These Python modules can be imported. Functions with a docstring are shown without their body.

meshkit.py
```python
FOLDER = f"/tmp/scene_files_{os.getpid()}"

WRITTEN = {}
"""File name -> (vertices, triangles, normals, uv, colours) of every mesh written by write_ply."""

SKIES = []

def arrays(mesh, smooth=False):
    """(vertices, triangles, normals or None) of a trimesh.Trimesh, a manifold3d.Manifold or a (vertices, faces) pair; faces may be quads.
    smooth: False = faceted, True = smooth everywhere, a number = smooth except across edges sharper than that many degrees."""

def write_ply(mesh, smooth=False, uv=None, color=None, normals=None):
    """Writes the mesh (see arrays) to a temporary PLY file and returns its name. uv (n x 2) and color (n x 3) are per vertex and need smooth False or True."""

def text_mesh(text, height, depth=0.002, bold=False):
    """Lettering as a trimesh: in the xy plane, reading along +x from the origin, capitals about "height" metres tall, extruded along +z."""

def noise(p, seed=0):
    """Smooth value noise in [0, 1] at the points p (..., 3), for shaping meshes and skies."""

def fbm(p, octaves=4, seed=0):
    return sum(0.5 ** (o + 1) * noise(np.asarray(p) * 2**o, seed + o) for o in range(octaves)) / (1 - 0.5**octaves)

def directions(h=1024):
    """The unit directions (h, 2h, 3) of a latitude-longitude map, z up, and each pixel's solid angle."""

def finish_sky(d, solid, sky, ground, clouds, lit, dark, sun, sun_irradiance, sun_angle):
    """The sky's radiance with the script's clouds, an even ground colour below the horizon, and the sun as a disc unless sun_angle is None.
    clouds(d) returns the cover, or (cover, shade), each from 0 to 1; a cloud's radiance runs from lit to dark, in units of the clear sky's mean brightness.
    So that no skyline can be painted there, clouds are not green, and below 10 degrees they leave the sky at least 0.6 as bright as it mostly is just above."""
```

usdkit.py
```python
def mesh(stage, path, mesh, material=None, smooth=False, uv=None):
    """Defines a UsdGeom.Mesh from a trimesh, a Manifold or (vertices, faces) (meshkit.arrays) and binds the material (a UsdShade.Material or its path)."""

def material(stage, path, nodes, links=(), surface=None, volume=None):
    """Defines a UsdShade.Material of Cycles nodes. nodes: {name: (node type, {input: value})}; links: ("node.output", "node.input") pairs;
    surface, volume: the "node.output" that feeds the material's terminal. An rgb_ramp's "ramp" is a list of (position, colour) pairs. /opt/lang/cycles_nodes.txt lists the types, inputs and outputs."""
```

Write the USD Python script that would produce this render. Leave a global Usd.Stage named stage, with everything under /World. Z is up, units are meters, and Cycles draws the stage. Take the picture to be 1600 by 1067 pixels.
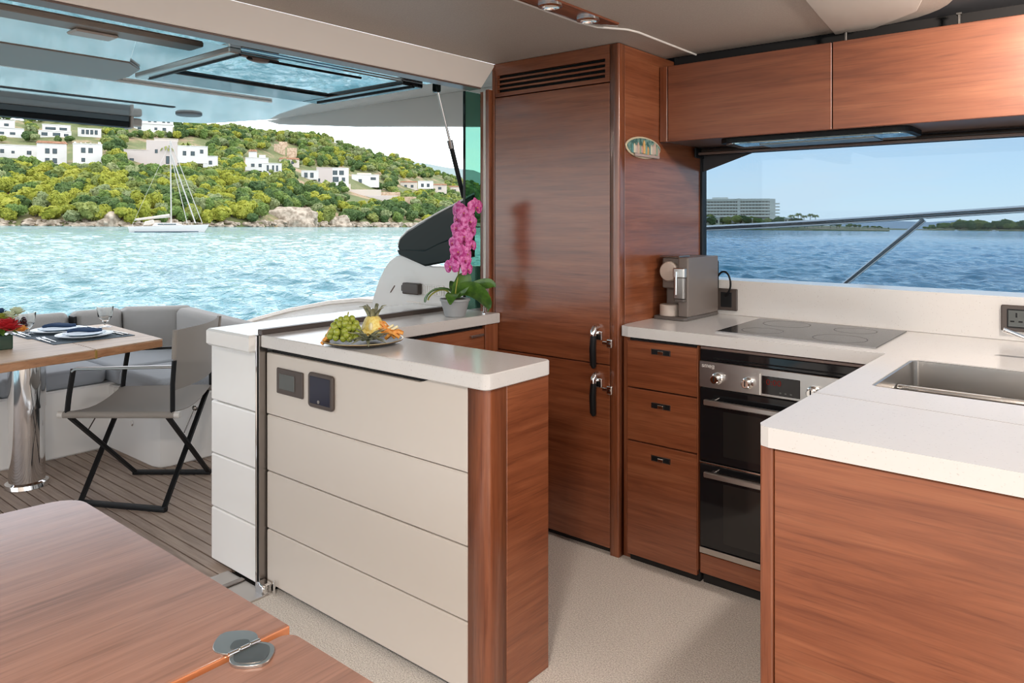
import math, random
import numpy as np, trimesh, shapely
import shapely.geometry as sg
import manifold3d as m3
import usdkit, meshkit
from pxr import Usd, UsdGeom, UsdLux, UsdShade, Gf, Sdf

random.seed(7); np.random.seed(7)
rnd = random.Random(11)
stage = Usd.Stage.CreateInMemory()
UsdGeom.SetStageUpAxis(stage, 'Z'); UsdGeom.SetStageMetersPerUnit(stage, 1.0)
UsdGeom.Xform.Define(stage, '/World')
UsdGeom.Scope.Define(stage, '/World/Looks')
pi = math.pi

# ------------------------------------------------------------------ camera, sky, sun, exposure
FPX, TH, V0, H = 1161.5, math.radians(50.316), 343.6, 1.35        # focal length in pixels, yaw, horizon row, eye height
FW = np.array([-math.cos(TH), math.sin(TH), 0]); RT = np.array([math.sin(TH), math.cos(TH), 0])
cam = UsdGeom.Camera.Define(stage, '/World/camera')
cam.CreateHorizontalApertureAttr(36.0); cam.CreateVerticalApertureAttr(36.0 * 1067 / 1600)
cam.CreateFocalLengthAttr(FPX * 36 / 1600)
cam.CreateVerticalApertureOffsetAttr((V0 - 533.5) * 36 / 1600)
cam.CreateClippingRangeAttr(Gf.Vec2f(0.05, 60000))
mv = Gf.Matrix4d(); mv.SetLookAt(Gf.Vec3d(0, 0, H), Gf.Vec3d(*(FW + [0, 0, H])), Gf.Vec3d(0, 0, 1))
cam.AddTransformOp().Set(mv.GetInverse())
cam.CreateExposureAttr(1.8)

SUN_EL, SUN_AZ = 52.0, math.degrees(math.atan2(-1.0, 0.75))        # the sun stands high behind the viewer's left shoulder
SKY_STRENGTH, SUN_STRENGTH = 0.078, 4.2
sky = usdkit.material(stage, '/World/Looks/sky', {
    "tc": ("texture_coordinate", {}),
    "s": ("sky_texture", {"sky_type": "multiple_scattering", "sun_disc": False, "sun_elevation": math.radians(SUN_EL),
                          "sun_rotation": math.radians(90 - SUN_AZ), "aerosol_density": 0.6, "air_density": 1.0}),
    "mp": ("mapping", {"scale": (1.0, 1.0, 5.5)}),
    "n": ("noise_texture", {"scale": 2.6, "detail": 7.0, "roughness": 0.58}),
    "r": ("rgb_ramp", {"ramp": [(0.0, (0, 0, 0)), (0.49, (0, 0, 0)), (0.66, (.85, .85, .85)), (1.0, (.9, .9, .9))]}),
    "hz": ("mix_color", {"fac": .72, "b": (8.6, 8.3, 7.9), "use_clamp_result": False}),
    "mx": ("mix_color", {"b": (10.5, 10.3, 10.0), "use_clamp_result": False}),
    "bw": ("rgb_to_bw", {}),
    "b": ("background_shader", {"strength": SKY_STRENGTH})},
    [("tc.generated", "mp.vector"), ("mp.vector", "n.vector"), ("n.fac", "r.fac"), ("r.color", "bw.color"), ("bw.val", "mx.fac"),
     ("s.color", "hz.a"), ("hz.result", "mx.a"), ("mx.result", "b.color")], surface="b.background")
dome = UsdLux.DomeLight.Define(stage, '/World/sky'); dome.CreateIntensityAttr(1.0)
UsdShade.MaterialBindingAPI.Apply(dome.GetPrim()).Bind(sky)
sun = UsdLux.DistantLight.Define(stage, '/World/sun'); sun.CreateIntensityAttr(SUN_STRENGTH); sun.CreateAngleAttr(0.53)
sun.CreateColorAttr(Gf.Vec3f(1.0, 0.94, 0.84))
sd = np.array([math.cos(math.radians(SUN_AZ)) * math.cos(math.radians(SUN_EL)), math.sin(math.radians(SUN_AZ)) * math.cos(math.radians(SUN_EL)), math.sin(math.radians(SUN_EL))])
ms = Gf.Matrix4d(); ms.SetLookAt(Gf.Vec3d(*map(float, sd * 50)), Gf.Vec3d(0, 0, 0), Gf.Vec3d(0, 0, 1))
sun.AddTransformOp().Set(ms.GetInverse())
# unseen ceiling lamps, placed to light the interior; the strongest is near the camera
UNSEEN_LAMPS = [((x, y, 2.03), w) for x, y, w in ((-.20, -.30, 72), (1.35, .35, 11), (1.35, -.8, 8), (1.2, 1.2, 11), (-1.3, -.9, 6))]
UNSEEN_GLOBE_LAMP = 190.0                                                  # unseen globe lamp, placed to light the overhead cabinet door

# ------------------------------------------------------------------ helpers: prims
used = {}
def numbered(parent, name):
    k = used.get((parent, name), 0); used[(parent, name)] = k + 1
    return f'{parent}/{name}' + (f'_{k:03d}' if k else '')
class Th: pass
def keys(prim, label=None, cat=None, group=None, kind=None):
    for k, v in (('label', label), ('category', cat), ('group', group), ('kind', kind)):
        if v: prim.SetCustomDataByKey(k, v)
def thing(name, label, cat, loc=(0, 0, 0), rz=0.0, group=None, kind=None):
    """An Xform at the thing's base; its parts are given in world coordinates (or local ones with local=True)."""
    t = Th(); t.path = numbered('/World', name); x = UsdGeom.Xform.Define(stage, t.path)
    x.AddTranslateOp().Set(Gf.Vec3d(*map(float, loc)))
    if rz: x.AddRotateZOp().Set(math.degrees(rz))
    t.prim = x.GetPrim(); t.loc = np.array(loc, float); t.rz = rz; t.root = t
    keys(t.prim, label, cat, group, kind); return t
def part(t, name, mesh, mat, smooth=None, label=None, kind=None, local=False):
    p = Th(); p.path = numbered(t.path, name); r = t.root
    v, f = np.array(mesh.vertices, float), np.array(mesh.faces)
    if not local:
        v = v - r.loc
        if r.rz:
            c, s = math.cos(-r.rz), math.sin(-r.rz); v = v @ np.array([[c, -s, 0], [s, c, 0], [0, 0, 1]]).T
    m = usdkit.mesh(stage, p.path, trimesh.Trimesh(v, f, process=False), mat, smooth=smooth if smooth is not None else False)
    p.prim = m.GetPrim(); p.root = r; keys(p.prim, label, None, None, kind); return p
def single(name, mesh, mat, label=None, cat=None, group=None, kind=None, smooth=None):
    """A thing (or a piece of the setting) that is one mesh."""
    p = Th(); p.path = numbered('/World', name); b = mesh.bounds
    loc = np.array([(b[0][0] + b[1][0]) / 2, (b[0][1] + b[1][1]) / 2, b[0][2]])
    m = usdkit.mesh(stage, p.path, trimesh.Trimesh(np.array(mesh.vertices) - loc, mesh.faces, process=False), mat, smooth=smooth if smooth is not None else False)
    UsdGeom.Xformable(m).AddTranslateOp().Set(Gf.Vec3d(*map(float, loc)))
    p.prim = m.GetPrim(); p.loc = loc; p.rz = 0; p.root = p; keys(p.prim, label, cat, group, kind); return p
def struct(name, mesh, mat, smooth=None): return single(name, mesh, mat, kind='structure', smooth=smooth)
def copy(src, name, loc, rz=0.0, scale=None, label=None, cat=None, group=None):
    path = numbered('/World', name); x = UsdGeom.Xform.Define(stage, path)
    prim = x.GetPrim(); prim.GetReferences().AddInternalReference(src.path); prim.SetInstanceable(True)
    x.ClearXformOpOrder()
    x.AddTranslateOp().Set(Gf.Vec3d(*map(float, loc))); x.AddRotateZOp(opSuffix='c').Set(math.degrees(rz))
    if scale is not None: x.AddScaleOp(opSuffix='c').Set(Gf.Vec3f(*map(float, scale)))
    keys(prim, label, cat, group); return prim

# ------------------------------------------------------------------ helpers: meshes
cat = trimesh.util.concatenate
def tm(man):
    m = man.to_mesh(); return trimesh.Trimesh(np.array(m.vert_properties[:, :3]), np.array(m.tri_verts), process=False)
def hull(pts): return tm(m3.Manifold.hull_points(np.asarray(pts, float)))
def bx(x0, x1, y0, y1, z0, z1, b=0.002):
    b = min(b, abs(x1 - x0) / 2.2, abs(y1 - y0) / 2.2, abs(z1 - z0) / 2.2); P = []
    for x, sx in ((x0, 1), (x1, -1)):
        for y, sy in ((y0, 1), (y1, -1)):
            for z, sz in ((z0, 1), (z1, -1)):
                P += [(x, y + sy * b, z + sz * b), (x + sx * b, y, z + sz * b), (x + sx * b, y + sy * b, z)]
    return hull(P)
def rbx(x0, x1, y0, y1, z0, z1, r, n=2):
    s = trimesh.creation.icosphere(n, r).vertices
    r = min(r, abs(x1 - x0) / 2, abs(y1 - y0) / 2, abs(z1 - z0) / 2)
    return hull(np.vstack([s + (x, y, z) for x in (x0 + r, x1 - r) for y in (y0 + r, y1 - r) for z in (z0 + r, z1 - r)]))
def inset(P, b):
    P = np.asarray(P, float); n = len(P); Q = []
    for i in range(n):
        a, c, d = P[i - 1], P[i], P[(i + 1) % n]
        e1 = (c - a) / (np.linalg.norm(c - a) + 1e-12); e2 = (d - c) / (np.linalg.norm(d - c) + 1e-12)
        n1, n2 = np.array([-e1[1], e1[0]]), np.array([-e2[1], e2[0]])
        k = (n1 + n2); L = max(1 + n1 @ n2, 0.25); Q.append(c + b * k / L)
    return np.array(Q)
AX = {'z': lambda p, h: (p[0], p[1], h), 'y': lambda p, h: (p[0], h, p[1]), 'x': lambda p, h: (h, p[0], p[1])}
def prism(poly, h0, h1, axis='z', b=0.0):
    """A polygon extruded along an axis, its two rims chamfered by b. Plane coordinates: z -> (x, y), y -> (x, z), x -> (y, z)."""
    P = np.asarray(poly, float)
    if sg.Polygon(P).exterior.is_ccw is False: P = P[::-1]
    rings = [(P, h0), (P, h1)] if b <= 0 else [(inset(P, b), h0), (P, h0 + b), (P, h1 - b), (inset(P, b), h1)]
    n = len(P); V = []; F = []
    for R, h in rings: V += [AX[axis](p, h) for p in R]
    for k in range(len(rings) - 1):
        for i in range(n):
            a, c = k * n + i, k * n + (i + 1) % n; F += [(a, c, c + n), (a, c + n, a + n)]
    tv, tf = trimesh.creation.triangulate_polygon(sg.Polygon(rings[0][0]), engine='earcut')
    order = [int(np.argmin(((rings[0][0] - q) ** 2).sum(1))) for q in tv]
    top = (len(rings) - 1) * n
    for f in tf:
        a = [order[i] for i in f]; F += [(a[2], a[1], a[0]), (top + a[0], top + a[1], top + a[2])]
    m = trimesh.Trimesh(np.array(V), np.array(F), process=False)
    if m.volume < 0: m.invert()
    return m
def holed(outer, holes, h0, h1, axis='z'):
    """A flat plate with openings."""
    m = trimesh.creation.extrude_polygon(sg.Polygon(outer, holes), abs(h1 - h0), engine='earcut')
    v = np.array(m.vertices); h = min(h0, h1) + v[:, 2]
    V = np.array([AX[axis](p, q) for p, q in zip(v[:, :2], h)]); m = trimesh.Trimesh(V, m.faces, process=False)
    if m.volume < 0: m.invert()
    return m
def rrect(x0, x1, y0, y1, r, n=6):
    P = []
    for cx, cy, a in ((x1 - r, y0 + r, -90), (x1 - r, y1 - r, 0), (x0 + r, y1 - r, 90), (x0 + r, y0 + r, 180)):
        P += [(cx + r * math.cos(math.radians(a + 90 * k / n)), cy + r * math.sin(math.radians(a + 90 * k / n))) for k in range(n + 1)]
    return P
def lathe(prof, c=(0, 0, 0), n=32):
    prof = np.asarray(prof, float); V = []; F = []
    for r, z in prof:
        V += [(c[0] + r * math.cos(2 * pi * k / n), c[1] + r * math.sin(2 * pi * k / n), c[2] + z) for k in range(n)]
    for i in range(len(prof) - 1):
        for k in range(n):
            a, b_ = i * n + k, i * n + (k + 1) % n; F += [(a, b_, b_ + n), (a, b_ + n, a + n)]
    m = trimesh.Trimesh(np.array(V), np.array(F), process=False); return m
def tube(path, r, n=10, flat=None):
    """A swept tube with closed ends; flat=(w, h) sweeps a rounded strap of that section instead (w across, h along z)."""
    p = np.asarray(path, float); r = np.broadcast_to(r, (len(p),)); t = np.gradient(p, axis=0); t /= np.linalg.norm(t, axis=1, keepdims=True)
    u = np.cross(t[0], (0, 0, 1.0) if abs(t[0][2]) < .9 else (1.0, 0, 0)); u /= np.linalg.norm(u); V = []
    for i in range(len(p)):
        u = u - t[i] * (u @ t[i]); u /= np.linalg.norm(u); w = np.cross(t[i], u)
        for k in range(n):
            a = 2 * pi * (k + .5) / n; ca, sa = math.cos(a), math.sin(a)
            if flat: V.append(p[i] + u * np.sign(ca) * abs(ca) ** .4 * flat[0] / 2 + w * np.sign(sa) * abs(sa) ** .4 * flat[1] / 2)
            else: V.append(p[i] + r[i] * (ca * u + sa * w))
    F = []
    for i in range(len(p) - 1):
        for k in range(n):
            a, b_ = i * n + k, i * n + (k + 1) % n; F += [(a, b_, b_ + n), (a, b_ + n, a + n)]
    V += [p[0], p[-1]]; e = len(V)
    for k in range(n):
        F += [(e - 2, (k + 1) % n, k), (e - 1, (len(p) - 1) * n + k, (len(p) - 1) * n + (k + 1) % n)]
    m = trimesh.Trimesh(np.array(V), np.array(F), process=False)
    if m.volume < 0: m.invert()
    return m
def bar(p0, p1, r, n=12): return tube([p0, np.asarray(p0) * .98 + np.asarray(p1) * .02, np.asarray(p0) * .02 + np.asarray(p1) * .98, p1], r, n)
def ell(c, r, sub=2):
    m = trimesh.creation.icosphere(sub, 1.0); m.apply_scale(r); m.apply_translation(c); return m
def rot(m, ang, axis=(0, 0, 1), at=(0, 0, 0)):
    m = m.copy(); m.apply_transform(trimesh.transformations.rotation_matrix(ang, axis, at)); return m
def mov(m, d): m = m.copy(); m.apply_translation(d); return m
def smoothpath(pts, n=24):
    pts = np.asarray(pts, float); k = np.arange(len(pts)); from scipy.interpolate import CubicSpline
    return CubicSpline(k, pts)(np.linspace(0, len(pts) - 1, n))

# ------------------------------------------------------------------ materials
LK = '/World/Looks/'
def plain(name, c, rough=.5, metal=0.0, **kw):
    return usdkit.material(stage, LK + name, {"p": ("principled_bsdf", {"base_color": c, "roughness": rough, "metallic": metal, **kw})}, [], surface="p.BSDF")
def speck(name, c0, c1, scale, rough=.4, bump=0.0, detail=3.0, lo=.4, hi=.6, dist=.002, **kw):
    return usdkit.material(stage, LK + name, {"g": ("geometry", {}), "n": ("noise_texture", {"scale": scale, "detail": detail}),
        "r": ("rgb_ramp", {"ramp": [(lo, c0), (hi, c1)]}), "b": ("bump", {"strength": bump, "distance": dist}),
        "p": ("principled_bsdf", {"roughness": rough, **kw})},
        [("g.position", "n.vector"), ("n.fac", "r.fac"), ("r.color", "p.base_color"), ("n.fac", "b.height")] + ([("b.normal", "p.normal")] if bump else []), surface="p.BSDF")
def wood(name, axis, dark=(.160, .044, .017), mid=(.228, .068, .027), light=(.295, .102, .044), rough=.23, k=1.0, off=0.0, spec=.8):
    s = [24.0 * k] * 3; s['xyz'.index(axis)] = 1.5 * k; big = [3.0 * k] * 3; big['xyz'.index(axis)] = .5 * k
    fine = [90.0 * k] * 3; fine['xyz'.index(axis)] = 3.0 * k
    return usdkit.material(stage, LK + name, {
        "g": ("geometry", {}), "m1": ("mapping", {"scale": s, "location": (off, off, off)}), "m2": ("mapping", {"scale": big, "location": (off, off * 2, off)}), "m3": ("mapping", {"scale": fine}),
        "n1": ("noise_texture", {"scale": 1.6, "detail": 6.0, "roughness": .62, "distortion": .5}),
        "n2": ("noise_texture", {"scale": 1.5, "detail": 3.0, "distortion": .9}), "n3": ("noise_texture", {"scale": 2.2, "detail": 2.0}),
        "a": ("math", {"math_type": "multiply_add", "value2": .66}), "a2": ("math", {"math_type": "multiply", "value2": .34}),
        "r": ("rgb_ramp", {"ramp": [(.36, dark), (.5, mid), (.66, light)]}),
        "pr": ("rgb_ramp", {"ramp": [(.30, (.62, .60, .58)), (.45, (1, 1, 1))]}),
        "mul": ("mix_color", {"blend_type": "multiply", "fac": .55}),
        "b": ("bump", {"strength": .12, "distance": .001}), "p": ("principled_bsdf", {"roughness": rough, "specular_ior_level": spec})},
        [("g.position", "m1.vector"), ("g.position", "m2.vector"), ("g.position", "m3.vector"), ("m1.vector", "n1.vector"), ("m2.vector", "n2.vector"), ("m3.vector", "n3.vector"),
         ("n2.fac", "a2.value1"), ("n1.fac", "a.value1"), ("a2.value", "a.value3"), ("a.value", "r.fac"), ("n3.fac", "pr.fac"), ("r.color", "mul.a"), ("pr.color", "mul.b"),
         ("mul.result", "p.base_color"), ("n3.fac", "b.height"), ("b.normal", "p.normal")], surface="p.BSDF")
M = {}
M['wood_x'] = wood('cherry_along_x', 'x'); M['wood_satin'] = wood('cherry_satin', 'x', rough=.46, spec=1.0, off=1.5); M['wood_y'] = wood('cherry_along_y', 'y', off=3.0); M['wood_z'] = wood('cherry_along_z', 'z', off=7.0)
M['table_wood'] = wood('table_walnut', 'y', (.18, .086, .056), (.245, .122, .082), (.305, .16, .112), rough=.22, off=5.0, spec=.9)
M['edge_wood'] = wood('table_edge', 'y', (.30, .085, .03), (.40, .13, .05), (.46, .17, .07), rough=.35)
M['teak'] = wood('deck_teak', 'x', (.25, .18, .14), (.34, .255, .20), (.43, .33, .26), rough=.6, k=1.4)
M['teak_top'] = wood('table_teak', 'y', (.36, .23, .14), (.47, .32, .21), (.56, .41, .28), rough=.45)
M['teak_edge'] = wood('table_teak_edge', 'y', (.30, .13, .05), (.42, .20, .09), (.5, .26, .13), rough=.4)
M['quartz'] = speck('white_quartz', (.50, .46, .43), (.63, .60, .57), 190, rough=.16, lo=.26, hi=.36)
M['panel'] = plain('cream_panel', (.56, .50, .44), .42)
M['carpet'] = speck('cream_carpet', (.48, .43, .38), (.80, .75, .68), 210, rough=.95, bump=.9, detail=4, lo=.32, hi=.66, dist=.004)
M['ceiling'] = speck('taupe_leather', (.41, .36, .315), (.45, .40, .35), 180, rough=.55, bump=.15, dist=.0006)
M['ceiling_light'] = plain('pale_taupe', (.52, .47, .42), .7)
M['header'] = plain('beige_leather', (.84, .77, .70), .5)
M['trim_white'] = plain('white_trim', (.72, .69, .65), .35)
M['gel'] = plain('white_gelcoat', (.80, .78, .75), .14)
M['gel_gloss'] = plain('glossy_overhead', (.84, .85, .83), .06, .45, specular_ior_level=1.0)
M['taupe'] = plain('taupe_overhead_panel', (.27, .225, .19), .4)
M['chrome'] = plain('polished_steel', (.78, .77, .76), .07, 1.0)
M['steel'] = plain('brushed_steel', (.52, .49, .46), .28, 1.0)
M['dark_steel'] = plain('dark_steel', (.30, .27, .25), .25, 1.0)
M['black'] = plain('black_plastic', (.007, .007, .0075), .45, specular_ior_level=.25)
M['black_gloss'] = plain('black_glass', (.008, .008, .009), .05)
M['hob'] = plain('hob_glass', (.022, .020, .018), .12, specular_ior_level=.28)
M['dark'] = plain('dark_recess', (.01, .008, .007), .8)
M['dark_grey'] = plain('dark_grey_lining', (.055, .055, .06), .6)
M['bronze'] = plain('bronze_plate', (.065, .048, .04), .4)
M['brown_trim'] = plain('brown_trim', (.16, .105, .085), .35)
M['navy_screen'] = plain('navy_screen', (.012, .014, .028), .12)
M['grey_screen'] = plain('grey_screen', (.085, .09, .085), .15)
M['mirror'] = plain('mirror_glass', (.50, .60, .61), .015, .88)
M['dark_glass'] = plain('tinted_dark_glass', (.008, .012, .011), .04, specular_ior_level=.14)
M['cushion'] = speck('grey_cushion', (.34, .325, .31), (.38, .365, .35), 300, rough=.85, bump=.2, dist=.001)
M['seat_cushion'] = speck('blue_grey_cushion', (.30, .32, .345), (.34, .36, .385), 300, rough=.75, bump=.2, dist=.001)
M['chair_fabric'] = speck('taupe_fabric', (.22, .195, .17), (.265, .235, .205), 500, rough=.8, bump=.25, dist=.0008)
M['machine'] = plain('taupe_plastic', (.155, .125, .108), .38)
M['machine_dark'] = plain('dark_taupe_plastic', (.09, .075, .066), .35)
M['machine_pale'] = plain('pale_champagne_plastic', (.50, .42, .36), .35)
M['clear'] = usdkit.material(stage, LK + 'clear_glass', {"p": ("principled_bsdf", {"base_color": (.98, .99, .98), "roughness": .01, "ior": 1.45, "transmission_weight": 1.0})}, [], surface="p.BSDF")
def pane(name, c, r0=.05):
    return usdkit.material(stage, LK + name, {"t": ("transparent_bsdf", {"color": c}), "g": ("glossy_bsdf", {"color": (1, 1, 1), "roughness": .0}), "f": ("layer_weight", {"blend": .5}), "p": ("math", {"math_type": "power", "value2": 4.0}),
        "a": ("math", {"math_type": "multiply_add", "value2": .55, "value3": r0 / 2}), "m": ("mix_closure", {})},
        [("f.facing", "p.value1"), ("p.value", "a.value1"), ("a.value", "m.fac"), ("t.BSDF", "m.closure1"), ("g.BSDF", "m.closure2")], surface="m.closure")
M['window_glass'] = pane('blue_tinted_glass', (.43, .505, .565), .03); M['door_glass'] = pane('green_tinted_glass', (.40, .60, .52), .1)
def rough_c(name, stops, scale, **kw): return speck(name, stops[0], stops[1], scale, **kw)
M['plate_blue'] = plain('blue_glaze', (.16, .25, .33), .2); M['plate_white'] = plain('white_glaze', (.62, .66, .68), .2)
M['napkin'] = plain('navy_napkin', (.03, .07, .16), .8); M['mat'] = speck('slate_placemat', (.07, .10, .13), (.10, .14, .17), 200, rough=.8)
M['grape'] = plain('green_grape', (.30, .34, .045), .25, subsurface_weight=.3, subsurface_scale=.004, subsurface_radius=(.6, 1, .2))
M['orange'] = speck('orange_flesh', (.75, .27, .045), (.85, .42, .10), 90, rough=.4)
M['pine_flesh'] = speck('pineapple_flesh', (.78, .58, .13), (.86, .72, .26), 120, rough=.4)
M['pine_rind'] = speck('pineapple_rind', (.16, .12, .05), (.42, .30, .10), 70, rough=.6, bump=.5)
M['pine_leaf'] = speck('pineapple_leaf', (.13, .14, .085), (.30, .30, .20), 60, rough=.5)
M['pale_melon'] = plain('pale_melon', (.78, .70, .42), .4)
M['leaf'] = speck('orchid_leaf', (.035, .10, .012), (.075, .17, .02), 30, rough=.32)
M['leaf_edge'] = plain('yellow_green_stem', (.30, .30, .04), .45)
M['petal'] = speck('magenta_petal', (.60, .035, .26), (.88, .24, .55), 75, rough=.5, subsurface_weight=.15, subsurface_scale=.004)
M['petal_dark'] = plain('dark_magenta_lip', (.38, .01, .14), .5); M['petal_yellow'] = plain('yellow_throat', (.75, .45, .08), .5)
M['pot'] = plain('grey_pot', (.33, .34, .345), .5); M['soil'] = plain('dark_moss', (.03, .03, .015), .9)
M['red'] = plain('red_petal', (.45, .01, .015), .6); M['white_petal'] = plain('white_green_petal', (.62, .66, .45), .6); M['berry'] = plain('dark_berry', (.03, .006, .012), .3)
M['green_vase'] = plain('dark_green_glass', (.02, .05, .03), .08)
M['rail_pad'] = plain('pale_cap', (.55, .52, .48), .4)
M['lens'] = plain('frosted_lens', (.75, .70, .62), .3)

# ------------------------------------------------------------------ unseen lamps, out of view, placed to light the galley and island
for k, (p, w) in enumerate(UNSEEN_LAMPS):
    t = thing('unseen_ceiling_lamp', 'round unseen ceiling lamp, out of view, placed to light the galley and island', 'ceiling lamp', (p[0], p[1], 2.040), group='unseen ceiling lamps')
    part(t, 'ring', lathe([(.185, .020), (.185, 0), (.17, -.004), (.165, .006), (.165, .020), (.185, .020)], (p[0], p[1], 2.040)), M['chrome'], 30)
    L = UsdLux.DiskLight.Define(stage, t.path + '/light'); L.CreateRadiusAttr(.165); L.CreateIntensityAttr(w); L.CreateColorAttr(Gf.Vec3f(1, .89, .79))
    L.AddTranslateOp().Set(Gf.Vec3d(0, 0, .006))

t = thing('unseen_globe_lamp', 'small unseen globe lamp, out of view, placed to light the overhead cabinet door', 'ceiling lamp', (-.02, 2.42, 1.93))
part(t, 'base', lathe([(0, .128), (.06, .128), (.06, .112), (.022, .104), (.022, .088), (0, .088)], (-.02, 2.42, 1.93)), M['trim_white'], 40)
L = UsdLux.SphereLight.Define(stage, t.path + '/light'); L.CreateRadiusAttr(.042); L.CreateIntensityAttr(UNSEEN_GLOBE_LAMP); L.CreateColorAttr(Gf.Vec3f(1, .90, .82)); L.AddTranslateOp().Set(Gf.Vec3d(0, 0, .044))

# ================================================================== THE SALOON SHELL
fl = struct('floor', bx(-2.40, 2.6, -2.6, 3.30, -.06, 0.0, .001), M['carpet'])
HX0, HX1 = -2.30, -2.227
# ceiling: one leather panel with a rounded corner by the window blind
corner = [(-.72 + .30 * math.sin(a), 2.655 + .30 * math.cos(a)) for a in np.linspace(0, pi / 2, 10)]
cpoly = [(HX1, -2.6), (2.6, -2.6), (2.6, 1.9), (.2, 2.2), (-.30, 2.42)] + [(-.42 - .02, 2.60)] + corner[::-1] + [(-1.40, 2.955), (HX1, 2.955)]
cl = struct('ceiling', prism(cpoly, 2.06, 2.10), M['ceiling'])
# thin lighter patch on the ceiling panel, towards the blind
patch_poly = sg.Polygon([(-.86, 2.955), (-.82, 2.60), (-.79, 2.36), (-.53, 2.36), (-.47, 2.55), (-.55, 2.80), (-.72, 2.952)])
fv = np.array(patch_poly.exterior.coords)[:-1]
part(cl, 'pale_patch', prism(fv, 2.052, 2.0615, b=.004), M['ceiling_light'], 60)
struct('trim', bx(-2.3, 2.6, 2.957, 3.34, 2.105, 2.14), M['dark'])
struct('trim', prism([(-.9, 2.957), (-.70, 2.957), (-.42, 2.66), (-.3, 2.43), (.2, 2.21), (2.6, 1.9), (2.6, 3.3), (-.9, 3.3)], 2.075, 2.11), M['dark_grey'])
part(cl, 'seam', tube([(-1.513, -2.0, 2.058), (-1.515, 1.0, 2.058), (-1.518, 2.20, 2.058), (-1.50, 2.30, 2.058), (-1.435, 2.40, 2.058), (-1.424, 2.46, 2.058), (-1.428, 2.955, 2.058)], .0045, 8), M['trim_white'], 40)
part(cl, 'wood_inlay', prism([(-1.500, -2.0), (-1.412, -2.0), (-1.412, 2.305), (-1.425, 2.315), (-1.498, 2.20)], 2.053, 2.061, b=.002), M['wood_y'])
part(cl, 'inlay_edge', tube([(-1.502, -2.0, 2.056), (-1.502, 2.20, 2.056), (-1.427, 2.318, 2.056)], .004, 6), M['chrome'], 40)
for k, y in enumerate((1.945, 2.165)):
    t = thing('downlight', ['round recessed downlight in the ceiling inlay, the one cut by the top of the picture', 'round recessed downlight at the pointed end of the wooden ceiling inlay'][k], 'ceiling light', (-1.452, y, 2.045))
    part(t, 'bezel', lathe([(.040, .008), (.040, 0), (.030, -.003), (.026, .003), (.026, .008), (.040, .008)], (-1.452, y, 2.045), 36), M['chrome'], 40)
    part(t, 'lens', lathe([(0, .003), (.026, .005), (.026, .008), (0, .008)], (-1.452, y, 2.045), 36), M['lens'], 40)
struct('trim', prism([(-1.6, 1.942), (2.473, 1.942), (2.569, 2.06), (-1.6, 2.06)], HX0, HX1, 'x', .003), M['header'])
struct('trim', bx(HX0, HX1 - .002, -1.6, 2.47, 1.935, 1.9415), M['brown_trim'])
# jamb between the sliding door and the tall cabinet
jb = struct('trim', bx(-2.262, -2.240, 2.535, 2.62, .90, 1.945), M['wood_z'])
part(jb, 'steel_strip', bx(-2.272, -2.2635, 2.545, 2.60, .90, 1.942), M['steel'])
part(jb, 'pale_strip', bx(-2.290, -2.2735, 2.55, 2.61, .90, 1.942), M['header'])
part(jb, 'outer_strip', bx(-2.312, -2.2915, 2.555, 2.62, .90, 1.942), M['wood_z'])
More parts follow.
